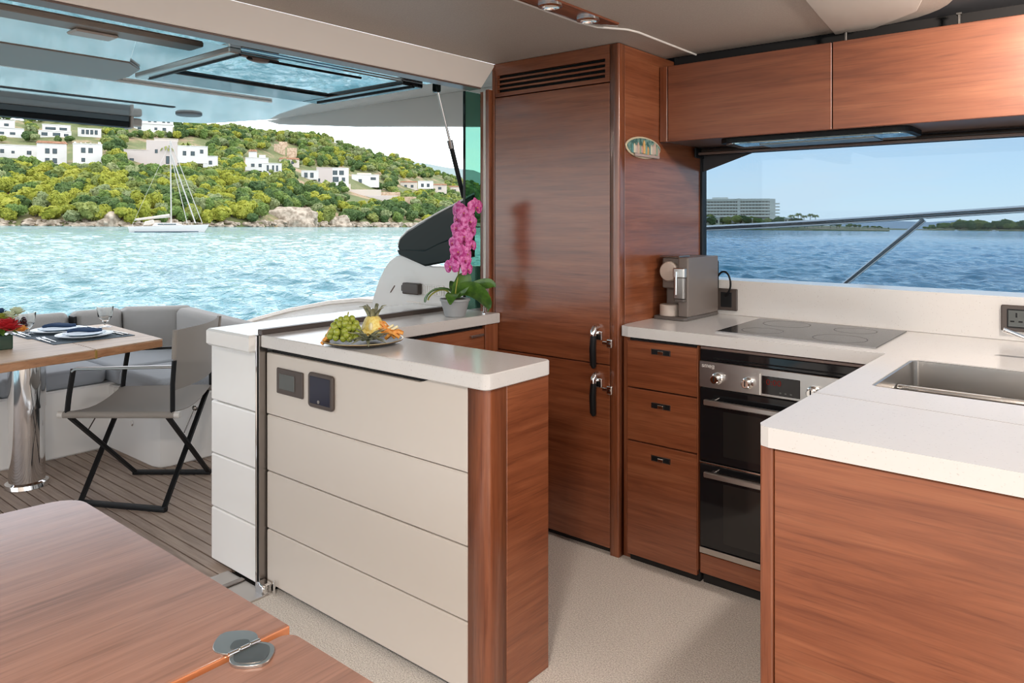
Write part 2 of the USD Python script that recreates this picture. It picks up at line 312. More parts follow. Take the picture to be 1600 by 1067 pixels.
# wall of the galley below and around the window
def wy(x): return 3.158 - .0499 * (x + 1.566)
struct('wall_right', cat([bx(-2.3, 2.6, 3.292, 3.34, -.06, 1.079), bx(-2.3, -1.562, 3.292, 3.34, 1.079, 2.08), bx(-1.562, 2.6, 3.292, 3.34, 1.662, 2.08)]), M['dark_grey'])
wi = thing('window', '', '', (-1.0, 3.30, 1.08), kind='structure')
part(wi, 'pane', bx(-1.562, 2.4, 3.312, 3.318, 1.079, 1.662, .0005), M['window_glass'])
part(wi, 'corner_mask', prism([(-1.562, 1.662), (-1.562, 1.578), (-1.30, 1.662)], 3.302, 3.31, 'y'), M['dark_grey'])
part(wi, 'frame', bx(-1.5665, -1.558, 3.290, 3.34, 1.08, 1.662), M['black'])
part(wi, 'frame', bx(-1.552, 2.4, 3.285, 3.31, 1.655, 1.675), M['black'])
part(wi, 'sill', prism([(-1.566, 3.180), (2.4, 2.982), (2.4, 3.31), (-1.566, 3.31)], 1.060, 1.0825, b=.003), M['quartz'])
bl = thing('roller_blind', 'brown blind cassette running along the top of the galley window', 'blind', (-.6, 3.25, 1.64))
part(bl, 'rail', bx(-1.548, 2.3, 3.215, 3.235, 1.652, 1.664, .003), M['brown_trim'])
part(bl, 'roll', tube([(-1.54, 3.255, 1.670), (2.3, 3.255, 1.670)], .013, 16), M['bronze'], 40)
part(bl, 'end_cap', bx(-1.552, -1.542, 3.19, 3.28, 1.638, 1.684, .003), M['black'])
struct('wall_left', bx(-2.2, 2.6, -2.64, -2.6, 0, .85), M['header'])

# ================================================================== TALL FRIDGE CABINET
YT = 2.556
t = thing('tall_cabinet', 'tall wooden fridge cabinet from carpet to ceiling beside the cockpit door', 'cabinet', (-1.9, 2.9, 0))
part(t, 'body', bx(-2.232, -1.583, YT + .024, 3.288, 0, 2.055), M['dark'])
part(t, 'side_panel', bx(-1.583, -1.567, YT + .046, 3.288, 0, 2.058), M['wood_y'])
pp = [(-1.607, YT), (-1.576, YT)] + [(-1.575 + .008 * math.sin(a), YT + .008 - .008 * math.cos(a)) for a in np.linspace(.2, pi / 2, 6)] + [(-1.567, YT + .045), (-1.607, YT + .045)]
part(t, 'corner_post', prism(pp, 0, 2.058, b=.001), M['wood_z'], 50)
part(t, 'door', bx(-2.222, -1.610, YT, YT + .022, .766, 1.904, .002), M['wood_x'])
d2 = part(t, 'door', bx(-2.222, -1.610, YT, YT + .022, .026, .762, .002), M['wood_x'])
part(t, 'plinth', bx(-2.222, -1.610, YT + .03, YT + .05, 0, .026), M['dark'])
part(t, 'stile', bx(-2.239, -2.225, YT - .001, YT + .03, 0, 2.058), M['wood_z'])
gr = part(t, 'grille', holed([(-2.222, 1.908), (-1.610, 1.908), (-1.610, 2.058), (-2.222, 2.058)], [[(-2.206, 1.926), (-1.631, 1.926), (-1.631, 2.004), (-2.206, 2.004)]], YT, YT + .016, 'y'), M['wood_x'])
for z in (1.9435, 1.965, 1.9865):
    part(gr, 'slat', bx(-2.206, -1.631, YT + .001, YT + .012, z - .0045, z + .0045, .001), M['wood_x'])
for k, (z0, z1, zk) in enumerate(((.752, .912, .854), (.558, .720, .666))):
    h = part(t, 'latch', cat([tube([(-1.668, YT - .030, z1 - .030), (-1.668, YT - .031, z1 - .012), (-1.668, YT - .018, z1), (-1.668, YT, z1 + .002)], .0125, 12), bar((-1.668, YT - .026, z1 - .022), (-1.668, YT + .002, z1 - .022), .009), rbx(-1.682, -1.640, YT - .012, YT, z1 - .050, z1 - .012, .005)]), M['chrome'], 40, label='chrome latch with a black grip')
    part(h, 'grip', tube([(-1.668, YT - .029, z1 - .026), (-1.669, YT - .034, (z0 + z1) / 2), (-1.671, YT - .028, z0 + .012), (-1.671, YT - .022, z0)], [.012, .0135, .013, .009], 14), M['black'], 40)
    kp = part(t, 'keeper', cat([rbx(-1.617, -1.590, YT - .016, YT, zk - .018, zk + .018, .006), rbx(-1.640, -1.612, YT - .010, YT - .004, zk - .007, zk + .007, .003)]), M['chrome'], 40, label='chrome latch keeper')
    part(kp, 'pin', bar((-1.601, YT - .019, zk), (-1.601, YT - .012, zk), .005), M['dark_steel'], 40)

# souvenir plaque on its side
t = thing('wall_plaque', 'boat-shaped souvenir plaque with a painted village relief on the tall cabinet side', 'plaque', (-1.567, 2.745, 1.605))
hullp = [(2.600, 1.652)] + [(2.745 + .146 * math.cos(a), 1.650 + .047 * math.sin(a)) for a in np.linspace(pi * .93, 0.12, 18)] + [(2.745 + .142 * math.cos(a), 1.650 + .044 * math.sin(a)) for a in np.linspace(-.15, -pi * .93, 18)]
part(t, 'base', prism(hullp, -1.5665, -1.560, 'x', .002), plain('plaque_rim', (.62, .52, .36), .5), 40)
inner = np.array(sg.Polygon(hullp).buffer(-.007).exterior.coords)[:-1]
part(t, 'sea_panel', prism(inner, -1.5601, -1.5575, 'x', .001), speck('plaque_sea', (.04, .12, .11), (.20, .33, .28), 60, rough=.5))
cols = [(.10, .26, .25), (.20, .34, .28), (.58, .34, .28), (.60, .42, .33), (.66, .60, .46), (.62, .34, .12), (.70, .42, .16), (.28, .36, .28), (.55, .44, .38)]
pm = [plain(f'plaque_paint_{k}', c, .5) for k, c in enumerate(cols)]
for k in range(15):
    y = 2.635 + k * .0155; hh = .030 + .022 * rnd.random(); z = 1.622 + .006 * rnd.random()
    if k in (6, 7): hh += .012
    part(t, 'house', prism([(y, z), (y + .0145, z), (y + .0145, z + hh * .75), (y + .007, z + hh), (y, z + hh * .75)], -1.5576, -1.551 - .003 * rnd.random(), 'x', .001), pm[(k * 4) % 9])
part(t, 'quay', bx(-1.5576, -1.550, 2.66, 2.862, 1.612, 1.624, .002), plain('plaque_quay', (.42, .33, .30), .6))

# ================================================================== ISLAND
YI = 1.523
t = thing('island_cabinet', 'cream-panelled island cabinet with a rounded wooden end', 'cabinet', (-1.89, 1.66, 0))
part(t, 'body', bx(-2.425, -1.362, YI + .02, 1.795, .03, .884), M['dark'])
for z0, z1 in ((.022, .2185), (.2225, .4295), (.4335, .638)):
    part(t, 'panel', bx(-2.432, -1.426, YI, YI + .018, z0, z1, .0042), M['panel'])
part(t, 'panel', prism([(-2.432, .642), (-1.426, .642), (-1.426, .8835), (-1.572, .8835), (-1.622, .868), (-2.432, .864)], YI, YI + .018, 'y', .002), M['panel'])
ep = [(-1.424, YI)] + [(-1.366 + .018 * math.sin(a), YI + .018 - .018 * math.cos(a)) for a in np.linspace(0, pi / 2, 9)] + [(-1.348, 1.60), (-1.424, 1.60)]
part(t, 'corner_post', prism(ep, 0.0, .884, b=.001), M['wood_z'], 50)
part(t, 'end_panel', bx(-1.364, -1.3475, 1.602, 1.797, 0.0, .884), M['wood_y'])
part(t, 'back_panel', bx(-2.18, -1.364, 1.784, 1.797, 0.0, .884), M['wood_x'])
part(t, 'plinth', bx(-2.40, -1.43, YI + .03, YI + .06, 0, .03), M['dark'])
wp = [(-2.436, 1.503)] + [(-1.357 + .022 * math.sin(a), 1.525 - .022 * math.cos(a)) for a in np.linspace(0, pi / 2, 6)] + [(-1.357 + .022 * math.cos(a), 1.776 + .022 * math.sin(a)) for a in np.linspace(0, pi / 2, 6)] + [(-2.188, 1.798), (-2.188, 2.551), (-2.436, 2.551)]
single('island_worktop', prism(wp, .8855, .93, b=.003), M['quartz'], 'L-shaped white worktop on the island, carrying the fruit and the orchid', 'worktop')
struct('trim', bx(-2.465, -2.437, 1.506, 2.551, .90, .948), M['bronze'])           # window track behind the worktop
t = thing('wall_switch', 'square dark switch plate with a grey panel on the island front', 'switch', (-2.279, YI, .77))
part(t, 'plate', bx(-2.357, -2.200, YI - .009, YI, .729, .820, .003), M['bronze'])
s = part(t, 'rocker', bx(-2.336, -2.243, YI - .012, YI - .008, .747, .802, .003), M['grey_screen'])
t = thing('control_panel', 'tall rounded touch control panel with a dark blue screen on the island front', 'control panel', (-2.094, YI, .77))
part(t, 'bezel', prism(rrect(-2.163, -2.025, .713, .831, .014), YI - .012, YI, 'y', .003), M['bronze'], 40)
part(t, 'screen', bx(-2.150, -2.038, YI - .0135, YI - .011, .727, .819, .001), M['navy_screen'])
part(t, 'button', mov(rot(lathe([(0, 0), (.006, 0), (.006, .002), (0, .002)], n=20), pi / 2, (1, 0, 0)), (-2.098, YI - .0135, .737)), M['steel'], 40)

# ================================================================== WING UNDER THE ORCHID
t = thing('wing_cabinet', 'low wooden cabinet with a small pull, between the island and the tall cabinet', 'cabinet', (-2.32, 2.17, 0))
part(t, 'body', bx(-2.425, -2.222, 1.802, 2.55, 0, .884), M['dark'])
part(t, 'door', bx(-2.222, -2.202, 1.83, 2.462, .05, .868), M['wood_y'])
part(t, 'stile', bx(-2.222, -2.199, 2.466, 2.552, 0, .884), M['wood_z'])
part(t, 'handle', cat([rbx(-2.192, -2.184, 2.362, 2.442, .838, .850, .003), bx(-2.203, -2.184, 2.366, 2.374, .840, .848), bx(-2.203, -2.184, 2.430, 2.438, .840, .848)]), M['steel'], 40)

# ================================================================== SLIDING DOOR
d = thing('door', '', '', (-2.36, 2.5, .93), kind='structure')
part(d, 'glass_leaf', bx(-2.366, -2.356, 2.500, 2.66, .935, 1.945, .001), M['door_glass'])
part(d, 'edge_strip', bx(-2.368, -2.354, 2.498, 2.503, .935, 1.945, .001), M['dark_glass'])
d = thing('door', '', '', (-2.45, 1.51, 0), kind='structure')
part(d, 'steel_strip', bx(-2.456, -2.448, 1.490, 1.52, .0, .929, .002), M['chrome'])
part(d, 'seal', bx(-2.4475, -2.442, 1.498, 1.53, .0, .929, .001), M['black'])
part(d, 'steel_strip', bx(-2.4415, -2.4375, 1.496, 1.53, .0, .929, .001), M['dark_steel'])
part(d, 'sill', prism([(-2.66, -1.5), (-2.38, -1.5), (-2.38, 1.50), (-2.66, 1.50)], -.01, .006, b=.002), M['steel'])
part(d, 'sill_track', bx(-2.56, -2.535, -1.5, 1.498, .006, .012), M['dark_steel'])
part(d, 'corner_bracket', bx(-2.436, -2.385, 1.478, 1.518, .0, .040, .006), M['chrome'], 40)
part(d, 'stop_pin', bar((-2.362, 1.51, 0), (-2.362, 1.51, .055), .005), M['chrome'], 40)

# ================================================================== FOLDING SALOON TABLE
t = thing('folding_table', 'wooden folding saloon table in two hinged leaves, low in the foreground', 'table', (-1.2, .2, 0))
TZ = .65
lf = [(-1.120, .745)] + [(-1.975 + .075 * math.cos(a) - .012, .672 + .075 * math.sin(a)) for a in np.linspace(pi / 2, pi * .97, 9)] + [(-2.095, .35), (-2.095, -.35), (-1.120, -.35)]
part(t, 'leaf', prism(lf, TZ - .024, TZ, b=.0035), M['table_wood'], 50)
part(t, 'leaf_lipping', bx(-1.1205, -1.116, -.35, .7435, TZ - .022, TZ - .002, .001), M['edge_wood'])
lf = [(-.2, -.35), (-.2, .737)] + [(-1.080 + .028 * math.cos(a), .712 + .028 * math.sin(a)) for a in np.linspace(pi / 2, pi, 7)] + [(-1.108, -.35)]
part(t, 'leaf', prism(lf, TZ - .028, TZ - .004, b=.0035), M['table_wood'], 50)
def lens(x0, x1, y, w, k=10):
    xs = np.linspace(x0, x1, k); c, L = (x0 + x1) / 2, abs(x1 - x0) / 2
    hw = w * np.sqrt(np.maximum(0.0, 1 - ((xs - c) / L) ** 2)) ** 1.2
    return [(x, y + h) for x, h in zip(xs, hw)] + [(x, y - h) for x, h in zip(xs[::-1], hw[::-1])][1:-1]
def leafplate(tipx, basex, y, w):
    xs = np.linspace(0, 1, 13); sx = tipx + (basex - tipx) * xs; hw = w * np.sin(pi * (.05 + .70 * xs ** .9))
    return [(a, y + h) for a, h in zip(sx, hw)] + [(a, y - h) for a, h in zip(sx[::-1], hw[::-1])]
hg = part(t, 'hinge', cat([prism(leafplate(-1.178, -1.113, .655, .036), TZ - .001, TZ + .002, b=.0006), prism(leafplate(-1.050, -1.111, .655, .036), TZ - .004, TZ + .001, b=.0006)]), M['steel'], 30, label='steel leaf-shaped table hinge')
part(hg, 'recess', prism(leafplate(-1.058, -1.108, .655, .029), TZ + .001, TZ + .0016), M['dark_steel'])
part(hg, 'knuckle', cat([bar((-1.112, .628, TZ + .0015), (-1.112, .645, TZ + .0015), .0035), bar((-1.112, .648, TZ + .0015), (-1.112, .664, TZ + .0015), .0035), bar((-1.112, .667, TZ + .0015), (-1.112, .683, TZ + .0015), .0035)]), M['chrome'], 40)
part(hg, 'catch', prism(leafplate(-1.140, -1.115, .655, .016), TZ + .002, TZ + .0028), M['dark_steel'])
part(t, 'pedestal', cat([lathe([(.20, 0), (.20, .012), (.05, .03), (.045, .05), (.045, TZ - .05), (.12, TZ - .03), (.12, TZ - .025), (0, TZ - .025)], (-1.45, .15, 0)), lathe([(.2, 0), (0, 0)], (-1.45, .15, 0))]), M['steel'], 40)
part(t, 'support', bx(-1.75, -.6, .05, .25, TZ - .045, TZ - .030), M['dark_steel'])

# ================================================================== GALLEY
YG = 2.560
t = thing('drawer_cabinet', 'wooden base cabinet with three drawers left of the oven', 'cabinet', (-1.38, 2.85, 0))
part(t, 'body', bx(-1.530, -1.230, YG + .022, 3.10, .0, .884), M['dark'])
for z0, z1, zh in ((.692, .874, .841), (.483, .687, .634), (.030, .478, .430)):
    dr = part(t, 'drawer', bx(-1.531, -1.233, YG, YG + .020, z0, z1, .002), M['wood_x'])
    hd = part(dr, 'handle', bx(-1.423, -1.341, YG - .003, YG + .001, zh - .011, zh + .011, .001), M['dark_steel'])
    # third level stops here: the pull is one part with its knob
    part(t, 'pull_knob', cat([bx(-1.392, -1.368, YG - .012, YG - .002, zh - .009, zh + .006, .002)]), M['chrome'])
    part(t, 'pull_hollow', bx(-1.419, -1.345, YG - .0045, YG - .0028, zh - .008, zh + .008, .0004), M['black'])
part(t, 'filler', bx(-1.566, -1.534, YG + .03, YG + .05, 0, .884), M['wood_z'])
part(t, 'divider', bx(-1.2315, -1.2275, YG - .002, YG + .03, .05, .884), M['wood_z'])

t = thing('double_oven', 'built-in double oven with steel control panel between the drawers and the peninsula', 'oven', (-.92, 2.85, 0))
part(t, 'body', bx(-1.222, -.590, YG + .03, 3.05, .0, .884), M['dark'])
part(t, 'vent_strip', bx(-1.222, -.600, YG + .004, YG + .03, .833, .872), M['black_gloss'])
part(t, 'vent_slot', bx(-1.17, -.63, YG + .001, YG + .006, .842, .847), M['black'])
part(t, 'top_rail', bx(-1.222, -.600, YG + .006, YG + .03, .8725, .8835), M['brown_trim'])
cp = part(t, 'control_panel', bx(-1.222, -.600, YG - .004, YG + .028, .735, .831, .002), M['steel'])
part(cp, 'display', bx(-.987, -.855, YG - .006, YG - .003, .744, .807, .001), M['black_gloss'])
part(cp, 'display_edge', bx(-.995, -.990, YG - .008, YG - .003, .738, .812, .001), M['trim_white'])
for k in range(3): part(cp, 'touch_icon', bx(-.925 + k * .018, -.918 + k * .018, YG - .0065, YG - .0058, .752, .757, .0002), M['grey_screen'])
red = usdkit.material(stage, LK + 'red_digits', {"e": ("emission", {"color": (.8, .05, .03), "strength": .06})}, [], surface="e.emission")
dg = rot(meshkit.text_mesh('0:00', .018, .0006), pi / 2, (1, 0, 0)); part(cp, 'digits', mov(dg, (-.972, YG - .006, .778)), red)
tx = rot(meshkit.text_mesh('smeg', .014, .0006), pi / 2, (1, 0, 0)); part(cp, 'lettering', mov(tx, (-1.212, YG - .0042, .809)), M['trim_white'])
for x in (-1.150, -1.035, -.811):
    kn = rot(lathe([(0, .0), (.021, 0), (.021, .006), (.0165, .008), (.0155, .030), (.013, .033), (0, .033)], n=30), pi / 2, (1, 0, 0))
    kb = part(t, 'knob', mov(kn, (x, YG - .004, .774)), M['chrome'], 30)
    part(kb, 'pointer', bx(x - .002, x + .002, YG - .0385, YG - .036, .766, .786, .0005), M['black'])
for z0, z1, zh in ((.462, .732, .690), (.146, .452, .428)):
    dr = part(t, 'door', bx(-1.222, -.600, YG, YG + .028, z0, z1, .003), M['black_gloss'])
    part(dr, 'window', bx(-1.13, -.69, YG - .0012, YG + .0002, z0 + .03, zh - .035, .0004), plain('oven_window_%d' % int(z0 * 100), (.016, .015, .014), .08))
    part(dr, 'handle', cat([bx(-1.187, -.64, YG - .046, YG - .030, zh - .010, zh + .010, .003), bx(-1.170, -1.155, YG - .034, YG + .002, zh - .007, zh + .007), bx(-.68, -.665, YG - .034, YG + .002, zh - .007, zh + .007)]), M['steel'])
part(t, 'door_gap_strip', bx(-1.222, -.600, YG - .003, YG + .02, .454, .4605, .001), M['chrome'])
part(t, 'bottom_strip', bx(-1.222, -.600, YG - .002, YG + .02, .122, .144, .001), M['steel'])
part(t, 'kick_board', bx(-1.222, -.600, YG + .003, YG + .02, .045, .117), M['wood_x'])

SK = (-.505, .16, 2.030, 2.498)
gp = [(-1.566, 3.178), (-1.566, 2.62), (-1.555, 2.56), (-1.52, 2.548), (-.588, 2.548), (-.588, 1.515), (-.580, 1.497), (-.562, 1.490), (.62, 1.490), (.62, 3.069)]
inn = rrect(*SK[:2], *SK[2:], .022)
gw = single('galley_worktop', holed(gp, [inn], .889, .93), M['quartz'], 'white speckled galley worktop around the hob and the sink', 'worktop')
part(gw, 'joint', prism([(-.587, 1.861), (.60, 1.795), (.60, 1.799), (-.587, 1.865)], .9295, .9306), plain('worktop_joint', (.44, .41, .385), .3))
t = thing('peninsula_cabinet', 'wooden peninsula cabinet under the sink, nearest at the right', 'cabinet', (0, 2.0, 0))
part(t, 'body', bx(-.565, .60, 1.522, 2.53, .0, .70), M['dark'])
part(t, 'corner_post', prism(rrect(-.584, -.556, 1.500, 1.53, .006), 0, .888, b=.001), M['wood_z'], 50)
part(t, 'side_panel', bx(-.584, -.566, 1.532, 2.545, 0, .888), M['wood_y'])
part(t, 'front_panel', bx(-.5545, .60, 1.502, 1.520, 0, .884, .002), M['wood_x'])
single('backsplash', prism([(-1.566, 3.158), (2.0, 2.98), (2.0, 3.0), (-1.566, 3.178)], .9302, 1.083, b=.002), M['quartz'], 'low white speckled backsplash along the galley window', 'backsplash')
hb = thing('hob', 'flat dark glass hob set on the galley worktop', 'hob', (-.92, 2.86, .93))
part(hb, 'glass', prism([(-1.190, 2.635), (-.634, 2.620), (-.640, 3.088), (-1.202, 3.090)], .9302, .9345, b=.001), M['hob'])
part(hb, 'front_strip', prism([(-1.192, 2.629), (-.632, 2.614), (-.634, 2.6195), (-1.190, 2.6345)], .9302, .9348), M['dark_steel'])
for c, r in (((-1.06, 2.75), .075), ((-.78, 2.74), .09), ((-1.05, 2.98), .09), ((-.79, 2.97), .075)):
    part(hb, 'ring_mark', lathe([(r, 0), (r, .0003), (r - .003, .0003), (r - .003, 0)], (*c, .9344), 40), M['bronze'])
sk = thing('sink', 'rectangular steel sink sunk into the peninsula worktop', 'sink', (-.17, 2.26, .72))
so = np.array(rrect(SK[0] + .0015, SK[1] - .0015, SK[2] + .0015, SK[3] - .0015, .021)); V = []; F = []; n = len(so)
for q, z in ((0, .9275), (.004, .9265), (.006, .80), (.012, .765), (.035, .752)):
    V += [(*p, z) for p in (inset(so, q) if q else so)]
for k in range(4):
    for i in range(n):
        a, c = k * n + i, k * n + (i + 1) % n; F += [(a, c + n, c), (a, a + n, c + n)]
V.append((so[:, 0].mean(), so[:, 1].mean(), .748)); F += [(len(V) - 1, 4 * n + (i + 1) % n, 4 * n + i)[::-1] for i in range(n)]
part(sk, 'basin', trimesh.Trimesh(np.array(V), np.array(F), process=False), M['steel'], 30)
part(sk, 'ledge', bx(SK[0] + .008, SK[1] - .008, SK[2] + .240, SK[2] + .258, .884, .892, .002), M['chrome'])
part(sk, 'shelf', bx(SK[0] + .008, SK[1] - .008, SK[2] + .008, SK[2] + .239, .872, .878, .002), M['steel'])
part(sk, 'drain', lathe([(0, .004), (.04, .004), (.045, 0), (.03, -.002), (0, -.002)], (-.17, 2.39, .752)), M['chrome'], 40)
fc = thing('faucet', 'chrome lever faucet behind the sink at the right edge', 'faucet', (-.06, 2.74, .93))
part(fc, 'base', lathe([(0, 0), (.030, 0), (.030, .006), (.024, .012), (.023, .10), (.020, .108), (0, .108)], (-.06, 2.74, .93)), M['chrome'], 40)
part(fc, 'lever', tube([(-.296, 2.715, 1.013), (-.285, 2.717, 1.009), (-.225, 2.725, .985), (-.14, 2.735, .975), (-.06, 2.74, 1.0)], .011, 14, flat=(.022, .014)), M['chrome'], 40)
part(fc, 'spout', tube(smoothpath([(-.05, 2.735, 1.02), (-.04, 2.72, 1.12), (0, 2.62, 1.16), (.03, 2.50, 1.12)], 14), .010, 12), M['chrome'], 40)

def socket(x0, x1, z0, z1, label, kids):
    y = wy((x0 + x1) / 2) - .003
    s = thing('wall_socket', label, 'socket', ((x0 + x1) / 2, y, z0))
    part(s, 'plate', bx(x0, x1, y - .010, y + .004, z0, z1, .003), M['bronze'])
    for nm, a in kids: part(s, nm, bx(a[0], a[1], y - .013, y - .0095, a[2], a[3], .001), M['black'])
    if len(kids) > 1:
        for nm, a in kids:
            c = (a[0] + a[1]) / 2
            part(s, 'socket_face', bx(a[0] + .004, a[1] - .004, y - .0138, y - .0128, a[2] + .004, a[3] - .004, .0005), M['grey_screen'])
            for dx, dz, w, hh in ((0, .012, .005, .016), (-.012, -.010, .012, .005), (.012, -.010, .012, .005)):
                part(s, 'pin_slot', bx(c + dx - w / 2, c + dx + w / 2, y - .0146, y - .0137, (a[2] + a[3]) / 2 + dz - hh / 2, (a[2] + a[3]) / 2 + dz + hh / 2, .0003), M['black'])
    return y
socket(-1.418, -1.322, .950, 1.046, 'dark socket plate behind the coffee machine with a black plug', [('insert', (-1.395, -1.345, .965, 1.03))])
y2 = socket(-.343, -.20, .965, 1.055, 'dark double socket plate by the faucet at the right edge', [('insert', (-.325, -.27, .978, 1.042)), ('insert', (-.262, -.21, .978, 1.042))])

# coffee machine
t = thing('coffee_machine', 'taupe capsule coffee machine with a pale round dial, in the galley corner', 'coffee machine', (-1.43, 2.98, .93))
part(t, 'base', prism(rrect(-1.560, -1.402, 2.815, 3.135, .018), .9302, .945, b=.003), M['machine_dark'], 40)
part(t, 'housing', cat([prism(rrect(-1.452, -1.404, 2.835, 3.13, .008), .945, 1.192, b=.003), prism(rrect(-1.545, -1.450, 2.905, 3.13, .012), .945, 1.192, b=.003), prism(rrect(-1.540, -1.45, 2.86, 2.92, .012), 1.06, 1.19, b=.004)]), M['machine'], 40)
part(t, 'lid', rbx(-1.545, -1.452, 2.850, 2.95, 1.190, 1.198, .004), M['dark_steel'], 50)
kn = rot(lathe([(0, 0), (.034, 0), (.042, .004), (.042, .020), (.037, .026), (0, .028)], n=36), pi / 2, (1, 0, 0))
dl = part(t, 'dial', mov(kn, (-1.498, 2.862, 1.132)), M['machine_pale'], 40)
part(t, 'nozzle', lathe([(0, 0), (.008, 0), (.014, .014), (.014, .02), (0, .02)], (-1.498, 2.875, 1.082)), M['machine_dark'], 40)
part(t, 'milk_jug', prism(rrect(-1.462, -1.412, 2.812, 2.842, .008), 1.022, 1.11, b=.002), M['dark_steel'], 40, label='smoky milk jug with a steel front')
part(t, 'jug_lid', prism(rrect(-1.464, -1.410, 2.810, 2.844, .008), 1.11, 1.150, b=.003), M['steel'], 40)
part(t, 'jug_pipe', bar((-1.445, 2.806, 1.135), (-1.445, 2.806, 1.040), .005), M['chrome'], 40)
part(t, 'jug_foot', prism(rrect(-1.460, -1.412, 2.812, 2.845, .008), 1.010, 1.021, b=.002), M['machine_dark'], 40)
part(t, 'cup_tray', lathe([(0, 0), (.038, 0), (.040, .003), (.040, .044), (.037, .047), (0, .047)], (-1.505, 2.862, .945)), M['machine_pale'], 40)
part(t, 'tank', bx(-1.540, -1.41, 3.1305, 3.150, .95, 1.17, .004), M['dark_glass'])
single('power_cord', tube(smoothpath([(-1.41, 3.14, 1.10), (-1.375, 3.12, 1.122), (-1.345, 3.105, 1.105), (-1.340, 3.11, 1.06), (-1.360, 3.125, 1.025), (-1.372, 3.145, 1.005)], 26), .0042, 8), M['black'], 'black power cord curling from the coffee machine to its socket', 'cord', smooth=50)

# ================================================================== OVERHEAD CABINETS, HOOD
YU = 2.887
t = thing('overhead_cabinet', 'long wooden overhead cabinet with two doors above the galley window', 'cabinet', (-.7, 3.1, 1.69))
part(t, 'body', bx(-1.564, .42, YU + .021, 3.288, 1.690, 2.008), M['brown_trim'])
part(t, 'filler', bx(-1.5645, -1.529, YU, YU + .02, 1.687, 2.011), M['wood_z'])
part(t, 'door', bx(-1.5255, -.8515, YU, YU + .02, 1.687, 2.011, .002), M['wood_satin'])
part(t, 'door', bx(-.8475, .42, YU, YU + .02, 1.687, 2.011, .002), M['wood_satin'])
for x in (-.815, -.447): part(t, 'bracket', cat([bx(x - .004, x + .004, 2.935, 2.945, 2.008, 2.060, .001), bx(x - .009, x + .009, 2.93, 2.95, 2.052, 2.060, .001)]), M['steel'])
struct('trim', bx(-1.564, 2.0, 3.02, 3.29, 2.03, 2.34), M['dark'])
t = thing('cooker_hood', 'dark glass cooker hood panel under the overhead cabinet', 'hood', (-.96, 3.07, 1.66))
part(t, 'glass', prism(rrect(-1.31, -.617, 2.955, 3.19, .05), 1.664, 1.670, b=.001), M['mirror'], 40)
part(t, 'inner_panel', prism(rrect(-1.18, -.74, 3.03, 3.165, .004), 1.660, 1.664, b=.001), plain('hood_panel', (.30, .31, .31), .3, .6))
part(t, 'trim', prism(rrect(-1.325, -.602, 2.94, 3.197, .055), 1.670, 1.6895, b=.001), M['black'])

# ================================================================== FRUIT PLATE
def rel(c, r, tw, up): return np.array([c[0] + RT[0] * r - FW[0] * tw, c[1] + RT[1] * r - FW[1] * tw, c[2] + up])
def blade(path, width, thick=.0016, cup=.25, side=None):
    """A leaf or petal: a strip along a path, cupped across, with its own thickness."""
    p = np.asarray(path, float); n = len(p); t = np.gradient(p, axis=0); t /= np.linalg.norm(t, axis=1, keepdims=True)
    w = np.broadcast_to(width, (n,)); ks = np.linspace(-1, 1, 5); V = []
    s = np.cross(t, (0, 0, 1.0)) if side is None else np.broadcast_to(np.asarray(side, float), t.shape)
    s = s - t * (s * t).sum(1, keepdims=True); s /= np.linalg.norm(s, axis=1, keepdims=True) + 1e-9; nn = np.cross(s, t)
    for o in (thick / 2, -thick / 2):
        for i in range(n):
            for k in ks: V.append(p[i] + s[i] * w[i] * k + nn[i] * (cup * w[i] * k * k + o))
    F = []; m = 5; B = n * m
    for i in range(n - 1):
        for k in range(m - 1):
            a = i * m + k; F += [(a, a + 1, a + m + 1), (a, a + m + 1, a + m), (B + a, B + a + m + 1, B + a + 1), (B + a, B + a + m, B + a + m + 1)]
        for k in (0, m - 1):
            a = i * m + k; q = [(a, a + m, B + a + m), (a, B + a + m, B + a)]; F += q if k == 0 else [f[::-1] for f in q]
    for i in (0, n - 1):
        for k in range(m - 1):
            a = i * m + k; q = [(a, B + a + 1, a + 1), (a, B + a, B + a + 1)]; F += q if i == 0 else [f[::-1] for f in q]
    mm = trimesh.Trimesh(np.array(V), np.array(F), process=False)
    if mm.volume < 0: mm.invert()
    return mm
FC = np.array([-2.0, 1.618, .930])
t = thing('fruit_plate', 'round plate with a dark underside holding the fruit on the island', 'plate', FC)
part(t, 'dish', lathe([(0, .0005), (.07, .0005), (.10, .004), (.134, .013), (.136, .016), (.132, .017), (.10, .009), (.07, .006), (0, .006)], FC, 44), plain('plate_glaze', (.09, .06, .04), .4, specular_ior_level=.15), 50)
part(t, 'rim_band', lathe([(.1335, .0155), (.1365, .0165), (.1365, .0185), (.132, .0175)], FC, 44), plain('plate_rim_gold', (.55, .42, .22), .3, .6), 50)
# grapes
gc = rel(FC, -.052, .026, .019)
t = thing('grape_bunch', 'bunch of green grapes heaped at the front of the fruit plate', 'grapes', gc)
gpos = []
for it in range(4000):
    if len(gpos) >= 58: break
    a, h = rnd.random() * 2 * pi, rnd.random() ** 1.3; rr = (.064 * (1 - h) ** .55) * rnd.random() ** .4
    q = gc + np.array([RT[0] * rr * math.cos(a) - FW[0] * rr * .8 * math.sin(a), RT[1] * rr * math.cos(a) - FW[1] * rr * .8 * math.sin(a),   .008 + .072 * h])
    if all(np.linalg.norm(q - o) > .0162 for o in gpos): gpos.append(q)
for q in gpos: part(t, 'grape', ell(q, (.0112, .0112, .0125), 2), M['grape'], True)
part(t, 'stalk', tube(smoothpath([gc + (0, 0, .02), gc + (0, .004, .06), gc + (.004, .008, .092)], 8), .002, 6), M['leaf_edge'], 60)
